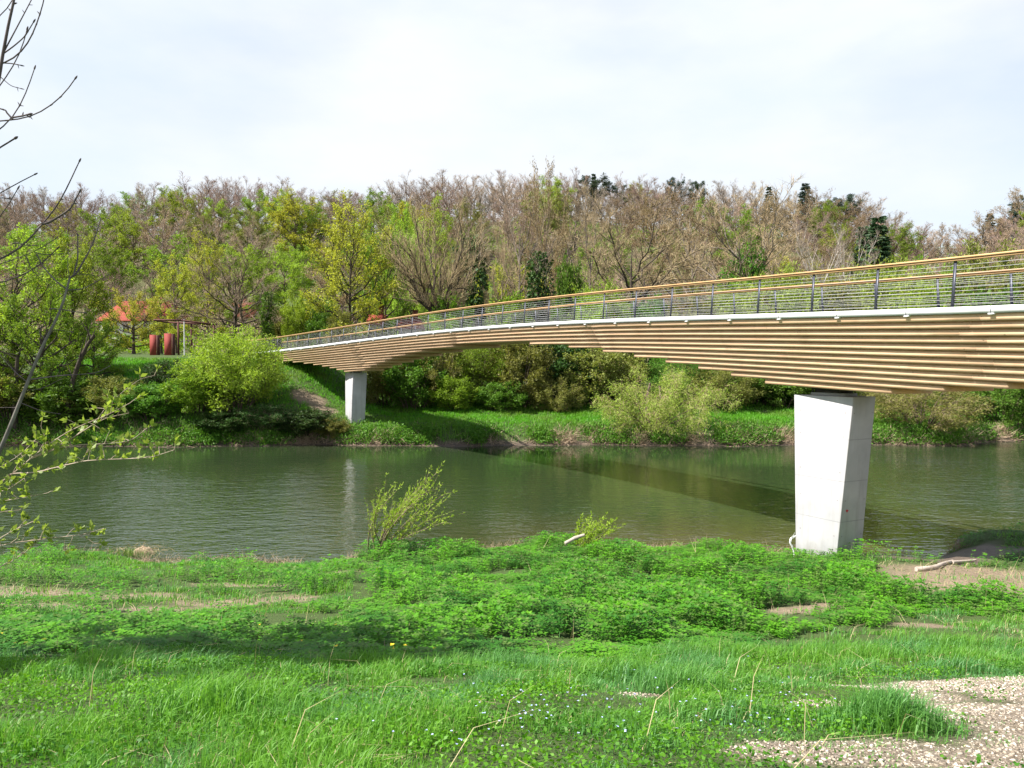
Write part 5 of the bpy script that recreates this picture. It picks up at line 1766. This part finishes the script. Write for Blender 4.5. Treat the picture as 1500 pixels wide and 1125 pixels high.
BARK_TWIG = mat_bark('twig bark', (.085, .07, .068), (.16, .13, .125), 5)
BARK_STEM = mat_bark('grey stem bark', (.17, .155, .14), (.27, .25, .22), 8)
AD = 8.2
ash_base = np.array([-8.2, 7.1, float(ground_z(-8.2, 7.1))])
ash = thing('ash_tree', 'tree at the left picture edge with dark bare budding branches against the sky', 'tree', ash_base)
tk = smooth_curve(np.array([[0, 0, -.2], [.1, 0, 2], [-.05, .1, 4.5], [.2, .05, 7], [.15, 0, 9.4]]), 14)
m = MB()
m.tubes(tk, np.linspace(.2, .05, 14)[None], 9)
m.obj('trunk', BARK_TWIG, ash)
B = [
    ([(-120, 420), (0, 381), (36, 360), (51, 341), (62, 328), (79, 309), (94, 285), (104, 262), (117, 235)], 4.4, 1.3, 0), ([(62, 328), (70, 327), (92, 314), (104, 305), (117, 280)], 2.6, 1.6, 0),
    ([(-120, 440), (0, 414), (19, 411), (43, 398), (64, 386), (85, 363)], 3.0, 1.2, .1), ([(-100, 420), (0, 387), (28, 377), (51, 370), (70, 358), (82, 349)], 2.0, .9, -.1), ([(51, 370), (66, 373), (90, 372)], 1.2, .8, -.1),
    ([(19, 357), (24, 355), (34, 359), (52, 360)], 1.4, .8, 0), ([(38, 375), (46, 395), (60, 408)], 1.1, .7, .1),
    ([(-60, 200), (0, 126), (13, 108), (30, 79), (35, 64), (40, 42)], 2.0, 1.3, .1), ([(-110, 130), (0, 94), (13, 92), (28, 81), (43, 62), (51, 43), (58, 23), (66, -2), (70, -40)], 3.2, 1.3, 0),
    ([(-30, 230), (0, 109), (2, 90), (6, 70), (13, 32), (21, 0), (28, -60)], 4.4, 2.2, 0), ([(2, 86), (4, 79), (28, 34), (46, 0), (60, -30)], 1.5, .9, 0), ([(3, 80), (21, 67), (36, 54), (50, 31)], 1.5, 1.2, .05),
    ([(-90, 185), (0, 177), (38, 175), (62, 164), (90, 143), (106, 124), (111, 114)], 2.4, 1.3, -.1), ([(-80, 240), (0, 191), (19, 175), (32, 151), (44, 122), (51, 99)], 2.6, 1.2, -.1),
    ([(19, 175), (8, 163), (10, 162), (-4, 158)], 2.0, 1.5, -.1), ([(19, 172), (32, 170), (44, 167)], 1.8, 1.6, -.1), ([(-70, 260), (0, 216), (13, 208), (23, 202)], 1.6, 2.0, .1), ([(-80, 330), (0, 283), (32, 264), (52, 255)], 1.8, 1.2, .1),
    ([(-60, 380), (0, 322), (13, 300), (27, 275)], 1.9, 1.1, -.2), ([(-60, 60), (0, 28), (14, 14), (22, -6)], 2.2, 1.2, .2), ([(0, 92), (18, 93), (32, 96)], 1.3, 1.0, .05), ([(0, 112), (16, 126), (32, 130)], 1.0, .8, .15),
    ([(-40, 300), (-4, 289), (13, 291)], 1.6, 1.2, .2), ([(-60, 420), (4, 424), (28, 412)], 1.5, .7, .15)]
m = MB()
k2 = AD / F
for pts, r0, r1, dv in B:
    c = poly(pts, AD + dv)
    if pts[0][0] < -55:
        zt = float(np.clip(c[0][2] - .9 - ash_base[2], 1.0, 9.0))
        at = np.array([np.interp(zt, tk[:, 2], tk[:, i]) for i in range(3)]) + ash_base
        c = np.concatenate([[at, at * .55 + c[0] * .45 + [0, 0, .05]], c])
    c = smooth_curve(c)
    m.tubes(c - ash_base, (np.linspace(r0 * 1.45, r1 * 1.15, len(c)) * k2 * .5)[None], 6)
    # buds: swollen nodes and the tip
    for f_, s_ in [(1.0, 1.5)] + [(q, 1.25) for q in R.uniform(.55, .95, 2 if pts[0][0] >= -55 else 4)]:
        i = int(f_ * (len(c) - 1))
        tg = unit(c[i] - c[max(i - 1, 0)]) if i else unit(c[1] - c[0])
        bp = np.array([c[i] - tg * .02, c[i] - tg * .008, c[i] + tg * .012, c[i] + tg * .028])
        rr = r1 * k2 * .5 * s_
        m.tubes(bp - ash_base, np.array([[rr * .8, rr * 1.35, rr * 1.2, rr * .3]]), 6)
        if s_ < 1.4 and R.random() < .7:
            sd = unit(np.cross(tg, [0, 1, 0]) * R.choice([-1, 1]) + tg * .5)
            q = np.array([c[i], c[i] + sd * .02, c[i] + sd * .042])
            m.tubes(q - ash_base, np.array([[rr * .7, rr * 1.0, rr * .3]]), 5)
m.obj('branches', BARK_TWIG, ash)
# its own leafing crown, out of the frame to the left, throws the shade on the grass
C1 = []
for k in range(36):
    t = R.uniform(.22, .78)
    p0 = np.array([np.interp(t, np.linspace(0, 1, 14), tk[:, i]) for i in range(3)])
    az = k * 2.4
    L = 2.7 * (1.15 - .5 * t) * R.uniform(.8, 1.1)
    d = np.array([math.cos(az), math.sin(az) * 1.25, .5])
    if d[0] > .2: L *= .75
    s = np.linspace(0, 1, 6)[:, None]
    C1.append(p0 + d * L * s + np.array([0, 0, .3]) * s ** 2)
C1 = np.array(C1)
m = MB()
m.tubes(C1, np.linspace(.05, .015, 6)[None], 5)
C2, _, _ = spawn(C1, 7, .9, .2, 1, .6, .8, .3, m=4)
m.tubes(C2, np.linspace(.014, .005, 4)[None], 4)
C3, _, _ = spawn(C2, 6, .5, .2, 1, .6, .8, .3, m=3)
m.tubes(C3, np.linspace(.006, .003, 3)[None], 3)
t = R.random((len(C3), 14))
p, tg = along(C3, t)
m.leaves(p.reshape(-1, 3), (tg + R.normal(size=p.shape) * .8).reshape(-1, 3), R.uniform(.08, .19, p.shape[0] * 14), .5, 1)
m.obj('crown', [BARK_TWIG, LF_YOUNG], ash)

# young tree stem rising across the lower left
SD = 6.6
st = poly([(-150, 1010), (-80, 850), (0, 659), (13, 630), (24, 601), (42, 557), (60, 510), (82, 470), (92, 447), (100, 418), (102, 407)], SD)
st[0, 2] = float(ground_z(st[0, 0], st[0, 1])) - .1
sb = st[0].copy()
yo = thing('young_tree', 'slender grey young tree stem with a few bare twigs crossing the left view', 'young tree', sb)
c = smooth_curve(st, 40)
m = MB()
kS = SD / F * .5
m.tubes(c - sb, (np.interp(np.linspace(0, 1, 40), [0, .3, .6, 1], [11, 9, 6, 3.2]) * kS)[None], 8)
m.obj('stem', BARK_STEM, yo)
m = MB()
for pts, r0, r1 in (([(102, 407), (111, 403), (130, 369), (139, 349), (147, 322)], 3.0, 1.2), ([(108, 404), (110, 393), (114, 379), (114, 345)], 2.2, 1.7), ([(98, 424), (81, 411), (64, 392), (55, 375)], 2.0, 1.6), ([(98, 425), (119, 424), (132, 418), (158, 403)], 1.9, .8),
                    ([(74, 452), (90, 453), (105, 456), (124, 458)], 1.9, 1.3), ([(44, 556), (89, 550), (142, 547), (159, 537)], 2.3, 1.0), ([(40, 560), (22, 545), (0, 520)], 1.4, .8), ([(34, 572), (60, 570), (88, 556)], 1.0, .7), ([(102, 407), (99, 392), (100, 372)], 1.1, .7),
                    ([(26, 597), (0, 597), (-30, 600)], 1.0, .9), ([(30, 590), (60, 602), (85, 606)], 1.2, .7), ([(68, 493), (80, 482), (104, 486)], 1.3, .8), ([(66, 497), (56, 486), (64, 475)], 1.1, .8), ([(110, 402), (125, 402), (135, 403)], 1.0, .7)):
    c = smooth_curve(poly(pts, SD, .03))
    m.tubes(c - sb, (np.linspace(r0, r1, len(c)) * kS)[None], 6)
    tg = unit(c[-1] - c[-2])
    m.tubes(np.array([c[-1] - tg * .01, c[-1] + tg * .008, c[-1] + tg * .022]) - sb, np.array([[r1, r1 * 1.7, r1 * .5]]) * kS, 6)
m.obj('twigs', BARK_TWIG, yo)

# leafing bush reaching in at the lower left
BD = 5.3
bb = np.array([PX(-190, BD), BD, 0.0]); bb[2] = float(ground_z(bb[0], bb[1]))
bu = thing('leafing_bush', 'bush with young yellow green leaves on arching pale twigs at the lower left', 'bush', bb)
SH = [([(-150, 880), (-60, 760), (0, 707), (22, 692), (44, 672), (67, 654), (96, 634), (124, 621), (153, 610), (173, 600), (191, 590)], 3.6, 1.0, 0), ([(44, 672), (73, 661), (107, 641), (138, 621), (156, 612), (189, 605)], 2.6, .9, .02),
      ([(51, 668), (93, 654), (124, 651), (156, 650), (178, 648), (193, 645), (209, 632)], 2.0, .8, .03), ([(8, 700), (13, 694), (53, 692), (89, 683), (124, 675), (156, 673), (189, 672), (222, 670), (255, 659)], 2.4, .8, -.02),
      ([(-120, 760), (0, 682), (29, 672), (53, 643)], 1.6, .8, .05), ([(29, 672), (45, 660), (56, 648)], 1.1, .7, .04), ([(-150, 880), (0, 788), (27, 773), (53, 762)], 2.6, 1.1, -.03), ([(-150, 880), (4, 796), (49, 792), (88, 786), (117, 785), (152, 774)], 2.4, .9, 0),
      ([(-150, 890), (16, 824), (35, 812), (55, 794)], 2.2, 1.0, .02), ([(-120, 800), (0, 746), (29, 747)], 1.6, .9, .05), ([(117, 785), (130, 790), (138, 796)], 1.0, .6, 0), ([(0, 720), (14, 716), (36, 700)], 1.2, .7, -.04), ([(-60, 740), (0, 735), (40, 728), (70, 722)], 1.3, .7, -.03),
      ([(140, 618), (160, 590), (185, 570), (205, 555), (226, 550)], 1.1, .6, .04), ([(120, 677), (126, 664), (135, 655)], .9, .6, -.02), ([(67, 654), (66, 640), (60, 625)], .9, .6, .02)]
kB = BD / F * .5
ms, ml = MB(), MB()
for pts, r0, r1, dv in SH:
    a = poly(pts, BD, dv)
    if pts[0][0] < -55:
        a = np.concatenate([[bb + R.normal(size=3) * [.1, .1, 0]], a])
    c = smooth_curve(a, len(a) * 5)
    ms.tubes(c - bb, (np.linspace(r0, r1, len(c)) * kB)[None], 6)
    vis = np.nonzero(750 + c[:, 0] / c[:, 1] * F > -25)[0]
    if len(vis) < 3: continue
    seg = c[vis]
    ln = np.linalg.norm(np.diff(seg, axis=0), axis=1).sum()
    nn = max(3, int(ln / .055))
    t = (np.arange(nn) + R.random(nn) * .7) / nn
    t[-1] = 1.0
    pp, tg = along(seg[None], t[None])
    pp, tg = pp[0], tg[0]
    sd = unit(R.normal(size=pp.shape) * .8 + tg * .5 + np.array([0, 0, .75]))
    LL = R.uniform(.03, .10, nn)
    e = pp + sd * LL[:, None]
    for i in range(nn):
        ms.tubes(np.array([pp[i], (pp[i] + e[i]) / 2 + [0, 0, .004], e[i]]) - bb, np.array([[.0022, .0018, .0012]]), 4)
        for q_, cnt_, spr in ((e[i], R.integers(4, 7), 1.0), ((pp[i] + e[i]) / 2, R.integers(1, 3), 1.3)):
            ax = unit(sd[i] * .75 + R.normal(size=(cnt_, 3)) * .62 * spr + np.array([0, 0, .15]))
            ml.leaves(np.tile(q_ - bb, (cnt_, 1)), ax, R.uniform(.028, .058, cnt_), .55, 0)
ms.obj('twigs', mat_bark('pale twig', (.26, .20, .15), (.40, .33, .26), 8), bu)
ml.obj('foliage', LF_YOUNG, bu)
#@@END
